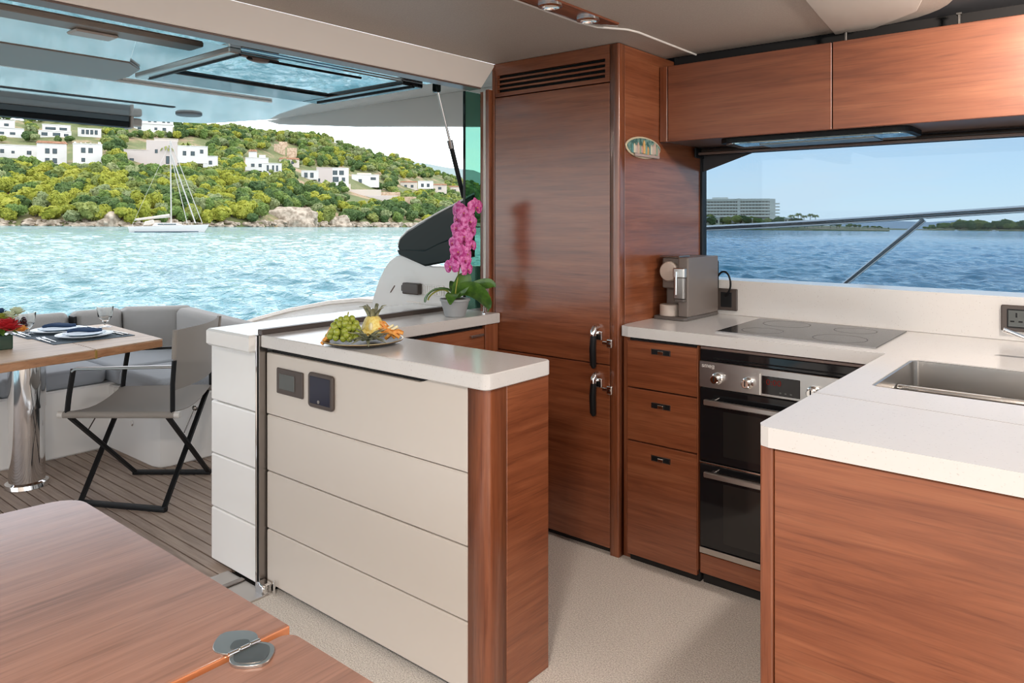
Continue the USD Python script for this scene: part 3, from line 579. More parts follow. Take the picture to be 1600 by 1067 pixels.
# pineapple half standing at the back, with its crown
pc = rel(FC, .028, -.030, .014)
t = thing('pineapple_half', 'halved yellow pineapple standing at the back of the fruit plate', 'pineapple', pc)
body = hull(np.vstack([ell(pc + (0, 0, .028), (.048, .036, .028), 2).vertices, ell(pc + (0, 0, .060), (.033, .026, .02), 2).vertices]))
part(t, 'rind', mov(body, FW * .010), M['pine_rind'], 40)
part(t, 'flesh', body, M['pine_flesh'], 50)
part(t, 'core', ell(pc - FW * .033 + (0, 0, .042), (.008, .008, .016), 2), M['pale_melon'], True)
for k in range(7):
    a = k * .9 + .2; o = np.array([math.cos(a) * .012, math.sin(a) * .012, 0]); b0 = pc + o + (0, 0, .074)
    part(t, 'crown_leaf', blade([b0, b0 + o * .6 + (0, 0, .018), b0 + o * 1.6 + (0, 0, .030 + .006 * (k % 3)), b0 + o * 2.9 + (0, 0, .034 + .004 * (k % 2))], [.007, .008, .006, .001], cup=.4, side=(-o[1], o[0], 0)), M['pine_leaf'], 60)
for k, (r_, tw, up) in enumerate(((.000, .012, .020), (.020, .022, .018), (.042, .012, .022), (.008, .034, .010))):
    q = rel(FC, r_ + .006, tw + .01, up + .012)
    w = blade([q + RT * -.020 + (0, 0, .002), q + (0, 0, .012), q + RT * .020 + (0, 0, .001)], [.008, .013, .008], .006, .3)
    single('pineapple_wedge', w, M['pine_flesh'], ['yellow pineapple wedge at the foot of the pineapple half', 'yellow pineapple wedge lying between the grapes and the leaf crown', 'yellow pineapple wedge leaning on the right papaya slices', 'lowest yellow pineapple wedge at the front of the fruit plate'][k], 'pineapple wedge', smooth=50)
for k, (r_, tw, up, rz, lab) in enumerate(((-.102, .030, .016, .4, 'orange fruit slice at the left end of the fruit plate, lowest of its pair'), (-.100, .018, .036, 1.1, 'orange fruit slice standing at the left end of the fruit plate'),
        (.082, .004, .034, -.5, 'orange fruit slice fanned at the right of the pineapple'), (.095, .012, .028, -.2, 'orange fruit slice in the middle of the right-hand fan'), (.108, .006, .026, .3, 'orange fruit slice at the right end of the fruit plate'), (.070, -.016, .046, -.9, 'highest orange fruit slice behind the right-hand fan'))):
    q = rel(FC, r_, tw, up); d_ = RT * math.cos(rz) + np.array([0, 0, math.sin(rz)])
    s_ = single('fruit_slice', blade([q - d_ * .031, q - d_ * .012 + (0, 0, .009), q + d_ * .012 + (0, 0, .009), q + d_ * .031], [.007, .017, .018, .006], .009, .35), M['orange'], lab, 'fruit slice', smooth=50)
for k, (r_, tw, up) in enumerate(((.060, -.020, .050), (.085, -.022, .048), (.100, -.020, .044))):
    q = rel(FC, r_, tw, up)
    single('melon_slice', blade([q - RT * .012 + (0, 0, -.012), q, q + RT * .016 + (0, 0, .012)], [.010, .014, .004], .007, .3), M['pale_melon'], ['pale melon slice beside the pineapple crown', 'pale melon slice in the middle behind the orange fan', 'pale melon slice with its tip up at the right of the plate'][k], 'melon slice', smooth=50)
# crown of leaves lying at the front right
cc = rel(FC, .058, .066, .022)
t = thing('leaf_rosette', 'grey-green pineapple leaf crown lying at the front right of the plate', 'leaf rosette', cc)
for k in range(22):
    a = -1.9 + 3.6 * (k / 21.0) + rnd.uniform(-.15, .15); L = .05 + .03 * rnd.random(); el = rnd.uniform(-.15, .75)
    d_ = (RT * math.sin(a) * .7 - FW * math.cos(a) * .35 + RT * .35); d_ = d_ / np.linalg.norm(d_)
    d_ = d_ * math.cos(el) + np.array([0, 0, math.sin(el)])
    e = cc - RT * .03 + d_ * L; e[2] = max(e[2], .938)
    part(t, 'crown_leaf', blade([cc - RT * .03, cc - RT * .03 + d_ * L * .5 + (0, 0, .008), e + (0, 0, .001)], [.006, .007, .001], cup=.4), M['pine_leaf'], 60)

# ================================================================== ORCHID
OC = np.array([-2.262, 2.337, .930])
t = thing('potted_orchid', 'magenta orchid in a grey pot on the worktop by the tall cabinet', 'orchid', OC)
part(t, 'pot', lathe([(0, .001), (.043, .001), (.045, .003), (.062, .066), (.066, .068), (.066, .078), (.060, .078), (.057, .070), (0, .068)], OC, 40), M['pot'], 40)
part(t, 'soil', ell(OC + (0, 0, .068), (.056, .056, .012), 2), M['soil'], True)
stem = smoothpath([OC + (0, 0, .07), OC + (.012, .0, .15), OC + (.020, .012, .24), OC + (.026, .022, .36), OC + (.034, .034, .48)], 24)
part(t, 'stem', tube(stem, .0032, 8), M['leaf_edge'], 60)
part(t, 'stake', bar(OC + (.004, .004, .07), OC + (.022, .018, .40), .0022), M['leaf_edge'], 60)
for k, (pts, ws) in enumerate((
        ([(0, 0, .08), (.03, .02, .115), (.075, .055, .105), (.105, .085, .055), (.108, .09, .02)], [.012, .036, .046, .034, .004]),
        ([(0, 0, .08), (.015, .01, .12), (.035, .025, .165), (.045, .035, .195)], [.012, .026, .028, .003]),
        ([(0, 0, .08), (-.035, -.02, .115), (-.075, -.055, .110), (-.095, -.075, .085), (-.10, -.085, .06)], [.010, .020, .022, .02, .003]),
        ([(0, 0, .08), (.02, -.025, .10), (.035, -.055, .09), (.045, -.075, .06)], [.010, .022, .024, .003]),
        ([(0, 0, .08), (.06, .06, .13), (.10, .11, .14), (.12, .13, .125)], [.010, .024, .026, .003]),
        ([(0, 0, .08), (-.03, .03, .12), (-.05, .06, .14), (-.06, .08, .13)], [.010, .020, .024, .003]))):
    pth = smoothpath([OC + p for p in pts], 14); ww = np.interp(np.linspace(0, 1, 14), np.linspace(0, 1, len(ws)), ws)
    part(t, 'leaf', blade(pth, ww * (.9 if k in (0, 4) else 1.25), .0022, .22, side=(tuple(np.array([.25, -.3, .9])) if k == 0 else tuple(RT) if k == 1 else (RT[0] * .6, RT[1] * .6, .8) if k == 4 else None)), M['leaf'], 60)
part(t, 'air_root', tube(smoothpath([OC + (-.01, -.01, .075), OC + (-.04, -.03, .115), OC + (-.075, -.06, .10), OC + (-.09, -.075, .07)], 14), .0035, 8), M['leaf_edge'], 60)
def blossom(c, fwd, s, k):
    fwd = np.asarray(fwd, float) / np.linalg.norm(fwd); r = np.cross(fwd, (0, 0, 1)); r /= np.linalg.norm(r); u = np.cross(r, fwd)
    ms = []
    for a, L, w in ((90, 1.0, .38), (212, .95, .36), (328, .95, .36), (18, 1.05, .62), (162, 1.05, .62)):
        a = math.radians(a + rnd.uniform(-9, 9)); d_ = r * math.cos(a) + u * math.sin(a); sd_ = np.cross(d_, fwd); n_ = 6
        pth = [c + d_ * s * L * q + fwd * s * (.22 * math.sin(q * pi * .9) - .18 * q) for q in np.linspace(.06, 1, n_)]
        ms.append(blade(pth, s * w * np.array([.35, .8, 1.0, .98, .72, .18]), .0012, -.18, side=sd_))
    b_ = part(t, 'blossom', cat(ms), M['petal'], 60)
    part(b_, 'lip', cat([ell(c + fwd * s * .22 - u * s * .14, (s * .13,) * 3, 1), ell(c + fwd * s * .32 - u * s * .26, (s * .10,) * 3, 1)]), M['petal_dark'], True)
    part(b_, 'throat', ell(c + fwd * s * .26 + u * s * .02, (s * .07,) * 3, 1), M['petal_yellow'], True)
for k in range(22):
    z = .205 + .268 * (k / 21.0); a = k * 2.4; q = np.array([np.interp(z, stem[:, 2] - OC[2], stem[:, 0]), np.interp(z, stem[:, 2] - OC[2], stem[:, 1]), OC[2] + z])
    fw = -FW * (.9 + .3 * math.sin(a)) + RT * math.cos(a) * 1.0 + np.array([0, 0, .12 * math.sin(a * 1.7)])
    off = RT * math.cos(a) * (.036 + .010 * math.sin(k)) - FW * .018 * (1 + math.sin(a))
    blossom(q + off, fw, .036 + .006 * math.sin(k * 1.3) + (.004 if k > 17 else 0), k)
single('door_catch', lathe([(0, 0), (.008, 0), (.008, .004), (.004, .008), (.004, .022), (.006, .028), (0, .030)], (-2.225, 2.485, .9302), 16), M['chrome'], 'small chrome catch on the worktop corner beside the orchid pot', 'catch', smooth=40)

# ================================================================== COCKPIT: DECK
dk = struct('floor', bx(-6.2, -2.40, -1.6, 3.4, -.09, -.012, .001), plain('deck_caulking', (.02, .018, .016), .8))
pw = .0545
for k in range(54):
    y0 = -.55 + k * pw
    part(dk, 'plank', bx(-5.9, -2.662, y0 + .0028, y0 + pw - .0028, -.014, 0.0 + rnd.uniform(-.0006, .0006), .0012), M['teak'])
# bar cabinet outside the folding window
t = thing('bar_cabinet', 'white cockpit bar cabinet with four stacked panels outside the sliding door', 'cabinet', (-2.62, 2.0, 0))
part(t, 'body', bx(-2.785, -2.470, 1.524, 2.560, .02, .862), M['gel'])
for z0, z1 in ((.012, .2185), (.2225, .4295), (.4335, .638), (.642, .864)):
    part(t, 'panel', rbx(-2.795, -2.458, 1.503, 1.526, z0, z1, .007, 1), M['gel'], 30)
single('bar_worktop', prism([(-2.755, 1.462), (-2.452, 1.462), (-2.452, 2.56), (-2.775, 2.56), (-2.785, 1.9)], .8655, .93, b=.008), M['gel'], 'glossy white counter top on the cockpit bar cabinet', 'worktop', smooth=40)

# ================================================================== COCKPIT TABLE
t = thing('cockpit_table', 'teak cockpit dining table on a thick chrome pedestal', 'table', (-4.31, 1.33, 0))
CT = .72
part(t, 'tabletop', prism([(-3.945, 1.852), (-4.775, 1.900), (-4.79, 1.500), (-3.872, 1.494)], CT - .006, CT, b=.001), M['teak_top'])
part(t, 'tabletop', prism([(-3.871, 1.489), (-4.79, 1.495), (-4.80, -.2), (-3.62, -.2)], CT - .006, CT, b=.001), M['teak_top'])
part(t, 'lipping', prism([(-3.940, 1.848), (-4.772, 1.896), (-4.787, 1.500), (-3.867, 1.494)], CT - .042, CT - .006, b=.002), M['teak_edge'])
part(t, 'lipping', prism([(-3.866, 1.489), (-4.787, 1.495), (-4.797, -.2), (-3.615, -.2)], CT - .042, CT - .006, b=.002), M['teak_edge'])
part(t, 'seam_bolt', bx(-3.875, -3.864, 1.486, 1.497, CT - .045, CT - .004, .001), plain('brass_bolt', (.45, .28, .08), .3, .8))
part(t, 'under_frame', prism(rrect(-4.60, -4.02, -.1, 1.62, .10), CT - .075, CT - .044, b=.006), M['machine_pale'], 40)
part(t, 'pedestal', lathe([(.092, CT - .075), (.092, CT - .10), (.084, CT - .105), (.084, .40), (.080, .395), (.080, .03), (.096, .022), (.10, .002), (0, .002)], (-4.315, 1.335, 0), 44), M['chrome'], 40)
def disc(name, c, prof, mat, label, cat_, n=36): return single(name, lathe(prof, c, n), mat, label, cat_, smooth=40)
PL = [((-4.315, 1.605), 'near'), ((-4.615, 1.585), 'far')]
for (x, y), w in PL:
    single('placemat', prism([(x - .15, y - .20), (x + .15, y - .20), (x + .15, y + .20), (x - .15, y + .20)], CT + .0002, CT + .003, b=.001), M['mat'], f'dark slate placemat at the {"table edge by the chair" if w == "near" else "sofa side of the cockpit table"}', 'placemat')
    disc('plate', (x, y, CT + .003), [(0, 0), (.085, 0), (.135, .014), (.138, .017), (.133, .0185), (.08, .006), (0, .006)], M['plate_white'], f'pale dinner plate on the {"placemat nearest the chair" if w == "near" else "far placemat on the sofa side"}', 'plate')
    disc('side_plate', (x, y, CT + .0092), [(0, 0), (.06, 0), (.102, .014), (.104, .016), (.10, .017), (.058, .005), (0, .005)], M['plate_blue'], f'blue side plate stacked on the {"near" if w == "near" else "far"} dinner plate of the cockpit table', 'plate')
    nk = blade(smoothpath([(x - .06, y - .06, CT + .030), (x - .02, y - .01, CT + .034), (x + .02, y + .02, CT + .032), (x + .05, y + .07, CT + .036)], 10), [.018, .026, .032, .034, .032, .034, .034, .03, .024, .016], .010, .3)
    single('napkin', nk, M['napkin'], f'folded navy napkin on the {"near" if w == "near" else "far"} place setting', 'napkin', smooth=60)
def fork(x, y, z):
    h = tube([(x - .09, y, z + .003), (x, y, z + .004), (x + .04, y, z + .005), (x + .05, y, z + .004)], .003, 8, flat=(.007, .003))
    h2 = [tube([(x + .05, y + o, z + .004), (x + .08, y + o, z + .006), (x + .10, y + o, z + .010)], .0012, 5) for o in (-.006, 0, .006)]
    return cat([h, bx(x + .045, x + .055, y - .009, y + .009, z + .0025, z + .0055, .001)] + h2)
def knife(x, y, z): return cat([tube([(x - .11, y, z + .004), (x - .01, y, z + .004)], .004, 8, flat=(.011, .005)), prism([(x - .01, y - .006), (x + .09, y - .004), (x + .11, y + .002), (x + .085, y + .007), (x - .01, y + .006)], z + .002, z + .0045, b=.0005)])
for (x, y), w in PL:
    sid = 'near' if w == 'near' else 'far'
    single('fork', rot(fork(x, y - .165, CT + .003), pi, (0, 0, 1), (x, y - .165, 0)), M['chrome'], f'steel fork left of the {sid} plate, next to it', 'fork', smooth=40)
    single('fork', rot(fork(x, y - .190, CT + .003), pi, (0, 0, 1), (x, y - .19, 0)), M['chrome'], f'steel fork outermost to the left of the {sid} plate', 'fork', smooth=40)
    single('knife', rot(knife(x, y + .155, CT + .003), pi, (0, 0, 1), (x, y + .155, 0)), M['steel'], f'steel knife right of the {sid} plate, next to it', 'knife', smooth=40)
    single('knife', rot(knife(x, y + .182, CT + .003), pi, (0, 0, 1), (x, y + .182, 0)), M['steel'], f'steel knife outermost to the right of the {sid} plate', 'knife', smooth=40)
gp_ = [(0, .001), (.032, .001), (.034, .003), (.012, .008), (.006, .014), (.006, .026), (.020, .036), (.036, .060), (.043, .115), (.0415, .115), (.034, .062), (.018, .040), (0, .036)]
for (x, y), lab in (((-4.63, 1.835), 'faceted wine glass standing alone at the far corner of the table'), ((-4.66, 1.44), 'faceted wine glass beside the flowers on the cockpit table')):
    g_ = single('wine_glass', lathe([(r * 1.05, z * 1.05) for r, z in gp_], (x, y, CT), 20), M['clear'], lab, 'glass', smooth=25)
# flowers
vc = np.array([-4.25, 1.185, CT])
t = thing('flower_arrangement', 'low flower arrangement with a red bloom in a dark green vase', 'flowers', vc)
part(t, 'vase', prism(rrect(vc[0] - .055, vc[0] + .055, vc[1] - .055, vc[1] + .055, .008), CT + .0004, CT + .070, b=.003), M['green_vase'], 40)
def bloom(c, r, mat, n=14):
    ms = []
    for k in range(n):
        a = k * 2.4; e = .15 + 1.15 * (k / n); d_ = np.array([math.cos(a) * math.cos(e), math.sin(a) * math.cos(e), math.sin(e)])
        ms.append(blade([c + d_ * r * .15, c + d_ * r * .6, c + d_ * r], [r * .18, r * .42, r * .25], .002, -.4, side=(-math.sin(a), math.cos(a), 0)))
    return cat(ms)
part(t, 'bloom', bloom(vc + (.025, .035, .085), .068, M['red'], 20), M['red'], 60, label='red bloom')
part(t, 'bloom', bloom(vc + (-.03, .06, .135), .045, M['white_petal']), M['white_petal'], 60, label='pale green bloom')
part(t, 'bloom', bloom(vc + (-.05, .10, .155), .040, M['white_petal']), M['white_petal'], 60, label='pale green bloom, highest')
part(t, 'bloom', bloom(vc + (.01, .10, .075), .035, M['orange']), M['orange'], 60, label='small orange bloom')
part(t, 'bloom', bloom(vc + (-.02, .02, .135), .04, M['leaf_edge']), M['leaf_edge'], 60, label='yellow-green bloom')
part(t, 'bloom', bloom(vc + (-.06, .03, .165), .03, M['napkin']), M['napkin'], 60, label='dark blue bloom')
for d_ in ((-.02, .115, .12), (-.01, .125, .105), (-.03, .125, .13), (-.005, .12, .125)): part(t, 'berry', ell(vc + d_, (.013,) * 3, 2), M['berry'], True)
for k in range(9):
    a = k * .75; o = np.array([math.cos(a), math.sin(a), 0]); part(t, 'leaf', blade([vc + o * .02 + (0, 0, .06), vc + o * .06 + (0, 0, .10), vc + o * .10 + (0, 0, .075)], [.008, .020, .003], .0015, .2), M['leaf'], 60)

# ================================================================== DIRECTOR CHAIR
t = thing('director_chair', 'folding director chair with taupe fabric seat and black crossed legs', 'chair', (-3.77, 1.69, 0))
A_, B_, D_, E_ = (np.array([*p, .45]) for p in ((-3.78, 1.327), (-3.40, 1.642), (-4.123, 1.717), (-3.80, 2.044)))
rn0, rn1, rf0, rf1 = (np.array([*p, .012]) for p in ((-3.835, 1.40), (-3.425, 1.622), (-4.065, 1.755), (-3.755, 2.017)))
dirn = (B_ - A_) / np.linalg.norm(B_ - A_); lat = (D_ - A_) / np.linalg.norm(D_ - A_)
blk = M['black']
part(t, 'runner', tube([rn0, rn0 * .7 + rn1 * .3, rn0 * .3 + rn1 * .7, rn1], .012, 10, flat=(.030, .022)), blk, 40)
part(t, 'runner', tube([rf0, rf0 * .7 + rf1 * .3, rf0 * .3 + rf1 * .7, rf1], .012, 10, flat=(.030, .022)), blk, 40)
z1 = np.array([0, 0, .012])
for a, b_ in ((A_ + dirn * .02 - z1, rf0 + dirn * .01), (D_ + dirn * .02 - z1, rn0 + dirn * .01), (B_ - dirn * .02 - z1, rf1 - dirn * .01), (E_ - dirn * .02 - z1, rn1 - dirn * .01)):
    part(t, 'leg', tube([a, a * .66 + b_ * .34, a * .34 + b_ * .66, b_], .010, 10, flat=(.024, .016)), blk, 40)
for a, b_ in ((A_, B_), (D_, E_)):
    part(t, 'seat_rail', tube([a - dirn * .01, a * .66 + b_ * .34, a * .34 + b_ * .66, b_ + dirn * .01], .016, 14), M['chair_fabric'], 40)
    part(t, 'rail_cap', cat([bar(a - dirn * .035, a - dirn * .008, .0155), bar(b_ + dirn * .008, b_ + dirn * .035, .0155)]), M['rail_pad'], 40)
def sheet(P00, P10, P11, P01, sag, n=9, th=.004):
    """A fabric panel between four corners, sagging in its middle."""
    V = []
    nrm = np.cross(P10 - P00, P01 - P00); nrm /= np.linalg.norm(nrm)
    for o in (0, th):
        for i in range(n):
            for j in range(n):
                u, v = i / (n - 1), j / (n - 1); p = P00 * (1 - u) * (1 - v) + P10 * u * (1 - v) + P11 * u * v + P01 * (1 - u) * v
                V.append(p + np.asarray(sag) * math.sin(pi * v) + nrm * o)
    F = []; N = n * n
    for i in range(n - 1):
        for j in range(n - 1):
            a = i * n + j; F += [(a, a + n, a + n + 1), (a, a + n + 1, a + 1), (N + a, N + a + n + 1, N + a + n), (N + a, N + a + 1, N + a + n + 1)]
    e = [(i * n) for i in range(n)] + [(n - 1) * n + j for j in range(1, n)] + [i * n + n - 1 for i in range(n - 2, -1, -1)] + [j for j in range(n - 2, 0, -1)]
    for k in range(len(e)):
        a, c = e[k], e[(k + 1) % len(e)]; F += [(a, N + c, c), (a, N + a, N + c)]
    m = trimesh.Trimesh(np.array(V), np.array(F), process=False)
    if m.volume < 0: m.invert()
    return m
part(t, 'seat', sheet(A_ + (0, 0, .012), B_ + (0, 0, .012), E_ + (0, 0, .012), D_ + (0, 0, .012), (0, 0, -.035)), M['chair_fabric'], 60)
bt, et = np.array([*(B_ + dirn * .012)[:2], .84]), np.array([*(E_ + dirn * .045)[:2], .832])
for a, b_ in ((B_, bt), (E_, et)): part(t, 'upright', tube([a - z1, a + (0, 0, .06), a + (0, 0, .14), a * .36 + b_ * .64], .010, 10, flat=(.020, .014)), blk, 40); part(t, 'sleeve', tube([a * .34 + b_ * .66, a * .25 + b_ * .75, a * .1 + b_ * .9, b_ + (0, 0, .002)], [.0125, .0125, .0125, .011], 12), M['chair_fabric'], 40)
part(t, 'backrest', sheet(B_ * .72 + bt * .28, bt, et, E_ * .72 + et * .28, dirn * .045, th=.006), M['chair_fabric'], 60)
for a, b_, k in ((A_, B_, 0), (D_, E_, 1)):
    af = a + dirn * .035 + (0, 0, .212); ab = b_ + dirn * .0 + (0, 0, .222)
    part(t, 'arm_post', tube([a + dirn * .005, a * .6 + af * .4, a * .3 + af * .7, af], .010, 10, flat=(.022, .015)), blk, 40)
    part(t, 'armrest', tube([af - dirn * .004 - (0, 0, .012), af + dirn * .012, af * .5 + ab * .5, ab], .010, 10, flat=(.024, .014)), M['dark_steel'] if k == 0 else blk, 40)
for a, b_ in ((A_, rf0), (B_, rf1)):
    m_ = a * .72 + b_ * .28; part(t, 'strut', cat([bar(m_, m_ + lat * .13 + (0, 0, .085), .003), ell(m_ + lat * .13 + (0, 0, .085), (.014, .014, .014), 2)]), M['dark_steel'], 40)

# ================================================================== COCKPIT SOFA
t = thing('cockpit_sofa', 'grey L-shaped cockpit sofa on a white base, along the stern', 'sofa', (-5.0, 1.5, 0))
part(t, 'base', cat([bx(-5.6, -4.655, -1.5, 2.75, .0, .385, .01), prism([(-4.70, 1.865), (-4.10, 1.868), (-4.045, 1.885), (-4.030, 1.93), (-4.020, 2.75), (-4.70, 2.75)], .0, .375, b=.008)]), M['gel'], 30)
rg = rot(lathe([(0, 0), (.016, 0), (.016, .004), (.010, .007), (0, .007)], n=20), -pi / 2, (1, 0, 0)); rg = rot(rg, pi, (0, 0, 1))
part(t, 'base_eye', mov(rg, (-4.34, 1.866, .20)), M['chrome'], 40)
for y0, y1 in ((-1.45, .05), (.06, 1.30), (1.31, 1.86)):
    part(t, 'seat_cushion', rbx(-5.20, -4.66, y0, y1, .385, .49, .035), M['seat_cushion'], 60)
part(t, 'seat_cushion', rbx(-5.20, -4.55, 1.87, 2.42, .38, .488, .035), M['seat_cushion'], 60)
part(t, 'seat_cushion', rbx(-4.54, -4.035, 1.865, 2.42, .376, .484, .04), M['seat_cushion'], 60)
for y0, y1 in ((-1.45, .30), (.31, 1.87), (1.895, 2.20)):
    part(t, 'back_cushion', rot(rbx(-5.36, -5.22, y0, y1, .45, .752, .045), -.10, (0, 1, 0), (-5.3, 0, .45)), M['cushion'], 60)
part(t, 'back_cushion', prism([(-5.34, 2.20), (-5.22, 2.20), (-4.98, 2.42), (-4.98, 2.56), (-5.06, 2.56)], .45, .758, b=.03), M['cushion'], 50)
bc = rbx(-4.97, -3.86, 2.41, 2.55, .45, .755, .045); v_ = np.array(bc.vertices)
s_ = np.clip((v_[:, 0] + 4.45) / .6, 0, 1); top = v_[:, 2] > .6; v_[:, 2] -= np.where(top, .055 * s_ ** 1.5, 0); bc = trimesh.Trimesh(v_, bc.faces, process=False)
part(t, 'back_cushion', bc, M['cushion'], 60)
part(t, 'seam_strip', bx(-5.30, -5.20, 1.874, 1.891, .47, .73, .003), M['black'])
part(t, 'back_shell', cat([bx(-5.62, -5.40, -1.5, 2.7, .385, .66, .02), bx(-5.5, -3.80, 2.58, 2.75, .375, .66, .02)]), M['gel'], 30)

# ================================================================== COCKPIT SIDE
t = thing('bulwark_panel', 'curved white moulded cockpit side panel behind the fruit and the orchid', 'side panel', (-2.8, 2.62, .3))
part(t, 'plate', prism([(-3.26, .30), (-3.20, .70), (-3.165, .843), (-3.128, .94), (-3.085, 1.03), (-3.040, 1.092), (-2.995, 1.137), (-2.950, 1.160), (-2.905, 1.168), (-2.85, 1.162), (-2.76, 1.140), (-2.676, 1.118), (-2.38, 1.13), (-2.38, .30)], 2.600, 2.68, 'y', .006), M['gel'], 30)
part(t, 'return', prism([(-3.30, 2.60), (-3.26, 2.595), (-3.22, 2.90), (-3.30, 2.95)], .3, .80, b=.01), M['gel'], 30)
vs = part(t, 'vent', bx(-2.730, -2.588, 2.592, 2.601, .974, 1.026, .002), M['gel'])
for k in range(8): part(vs, 'louver', bx(-2.724 + k * .0168, -2.716 + k * .0168, 2.587, 2.593, .979, 1.021, .001), M['gel'])
part(t, 'groove', rot(bx(-2.995, -2.945, 2.597, 2.601, .985, .991, .001), -.85, (0, 1, 0), (-2.97, 2.6, .988)), M['brown_trim'])
part(t, 'groove', bx(-2.86, -2.76, 2.597, 2.601, .928, .933, .001), M['header'])
b_ = thing('outlet_box', 'dark outlet box on the white cockpit side panel', 'outlet box', (-2.805, 2.59, .97))
part(b_, 'case', rbx(-2.862, -2.745, 2.565, 2.600, .972, 1.030, .008), M['bronze'], 40)
part(b_, 'latch', rbx(-2.876, -2.858, 2.572, 2.598, .985, 1.017, .005), M['bronze'], 40)
t = thing('wind_deflector', 'dark tinted glass wing with a white upper edge above the side panel', 'wind deflector', (-2.65, 2.6, 1.12))
wg = [(-2.907, 1.213), (-2.889, 1.176), (-2.80, 1.150), (-2.690, 1.122), (-2.38, 1.175), (-2.38, 1.468), (-2.478, 1.430), (-2.609, 1.383), (-2.74, 1.332), (-2.84, 1.288), (-2.890, 1.252)]
part(t, 'glass', prism(wg, 2.575, 2.599, 'y', .006), M['dark_glass'], 30)
part(t, 'lower_bevel', prism([(-2.898, 1.196), (-2.885, 1.172), (-2.690, 1.120), (-2.38, 1.172), (-2.38, 1.30), (-2.60, 1.235), (-2.69, 1.200)], 2.560, 2.577, 'y', .008), M['dark_glass'], 30)
part(t, 'edge_trim', tube([(-2.912, 2.588, 1.222), (-2.893, 2.588, 1.257), (-2.842, 2.588, 1.294), (-2.742, 2.588, 1.338), (-2.611, 2.588, 1.389), (-2.48, 2.588, 1.436), (-2.38, 2.588, 1.474)], .0055, 8), M['gel'], 40)
t = thing('side_coaming', 'long white side coaming curving aft behind the cockpit bar, with a beige cap', 'coaming', (-4.3, 3.12, -.4))
part(t, 'moulding', prism([(-6.2, .05), (-5.5, .46), (-5.0, .60), (-4.55, .705), (-4.1, .79), (-3.78, .83), (-3.2, .845), (-2.4, .85), (-2.4, -.4), (-6.2, -.4)], 3.02, 3.22, 'y', .03), M['gel'], 30)
part(t, 'cap_rail', tube([(-5.5, 3.10, .47), (-5.0, 3.10, .612), (-4.55, 3.10, .717), (-4.1, 3.10, .80), (-3.78, 3.10, .84), (-3.2, 3.10, .855), (-2.4, 3.10, .86)], .02, 10, flat=(.16, .03)), M['header'], 40)
single('hull', prism([(-6.3, -1.9), (-5.9, -2.1), (2.6, -2.1), (2.6, 2.98), (-5.0, 2.98), (-6.0, 2.9), (-6.3, 2.6)], -1.9, -.10, b=.05), M['gel'], 'white hull of the yacht under the cockpit', 'hull', smooth=30)

# ================================================================== COCKPIT OVERHEAD
oh = [(-2.31, -2.0), (-2.31, 3.02), (-4.55, 3.02), (-5.25, 2.80), (-5.55, 2.30), (-5.55, -2.0)]
ov = thing('cockpit_overhang', 'glossy white overhang roofing the cockpit, with a taupe inset', 'overhang', (-4.0, 1.0, 2.06))
part(ov, 'shell', prism(oh, 2.062, 2.22, b=.02), M['gel_gloss'], 30)
part(ov, 'mirror_strip', bx(-2.442, -2.315, -2.0, 2.335, 1.962, 1.968, .001), M['mirror'])
part(ov, 'strip_bracket', bx(-2.40, -2.36, -1.9, 2.33, 1.968, 2.062, .001), M['dark_grey'])
part(ov, 'beam', bx(-2.955, -2.845, -2.0, 1.50, 2.040, 2.0615, .004), M['taupe'])
part(ov, 'gloss_inset', prism([(-2.96, -2.0), (-2.96, 1.29), (-3.42, 1.46), (-3.42, -2.0)], 2.052, 2.0615, b=.002), M['gel_gloss'])
part(ov, 'taupe_inset', prism([(-3.425, -2.0), (-3.425, 1.462), (-3.55, 1.56), (-3.75, 1.60), (-3.92, 1.60), (-3.93, -2.0)], 2.048, 2.0615, b=.003), M['taupe'], 40)
part(ov, 'joint', bx(-4.66, -4.62, -2.0, 2.25, 2.058, 2.0625, .001), M['dark_grey'])
part(ov, 'edge_rail', bx(-3.955, -3.930, -2.0, 2.5, 2.050, 2.0615, .003), M['trim_white'])
part(ov, 'side_fascia', prism([(-4.78, 2.064), (-4.62, 2.026), (-4.2, 1.985), (-3.75, 1.94), (-3.3, 1.905), (-2.86, 1.868), (-2.33, 1.825), (-2.33, 2.064)], 2.985, 3.02, 'y', .004), M['trim_white'], 30)
part(ov, 'cover_plate', bx(-2.99, -2.90, 1.05, 1.20, 2.028, 2.041, .006), M['machine_pale'])
single('overhang_speaker', lathe([(0, 0), (.075, 0), (.083, .006), (.083, .014), (0, .014)], (-4.845, 2.45, 2.0475), 36), plain('speaker_grey', (.22, .22, .23), .5), 'round grey speaker flush in the white overhang', 'speaker', smooth=40)
t = thing('awning_cassette', 'long black awning cassette under the aft edge of the overhang', 'awning', (-5.3, .4, 1.98))
part(t, 'cassette', bx(-5.36, -5.29, -1.9, 2.255, 1.985, 2.0615, .006), M['dark_grey'])
part(t, 'front_rail', bx(-5.289, -5.275, -1.9, 2.25, 1.985, 2.022, .004), M['black'])
part(t, 'fabric_strip', bx(-5.288, -5.279, -1.9, 2.25, 2.024, 2.060, .002), plain('awning_blue_grey', (.10, .125, .135), .5))
part(t, 'end_bracket', cat([bx(-5.38, -5.265, 2.256, 2.275, 1.980, 2.0615, .004), bx(-5.36, -5.29, 2.275, 2.345, 2.00, 2.055, .01)]), M['machine_pale'])
t = thing('folding_window', 'dark framed glass window hinged up flat under the cockpit overhang', 'window', (-2.75, 1.86, 1.945))
part(t, 'glass', bx(-2.98, -2.45, 1.435, 2.20, 1.954, 1.960, .001), M['mirror'])
part(t, 'frame', bx(-3.20, -2.45, 1.385, 1.434, 1.944, 1.966, .004), M['steel'], label='bright metal window frame')
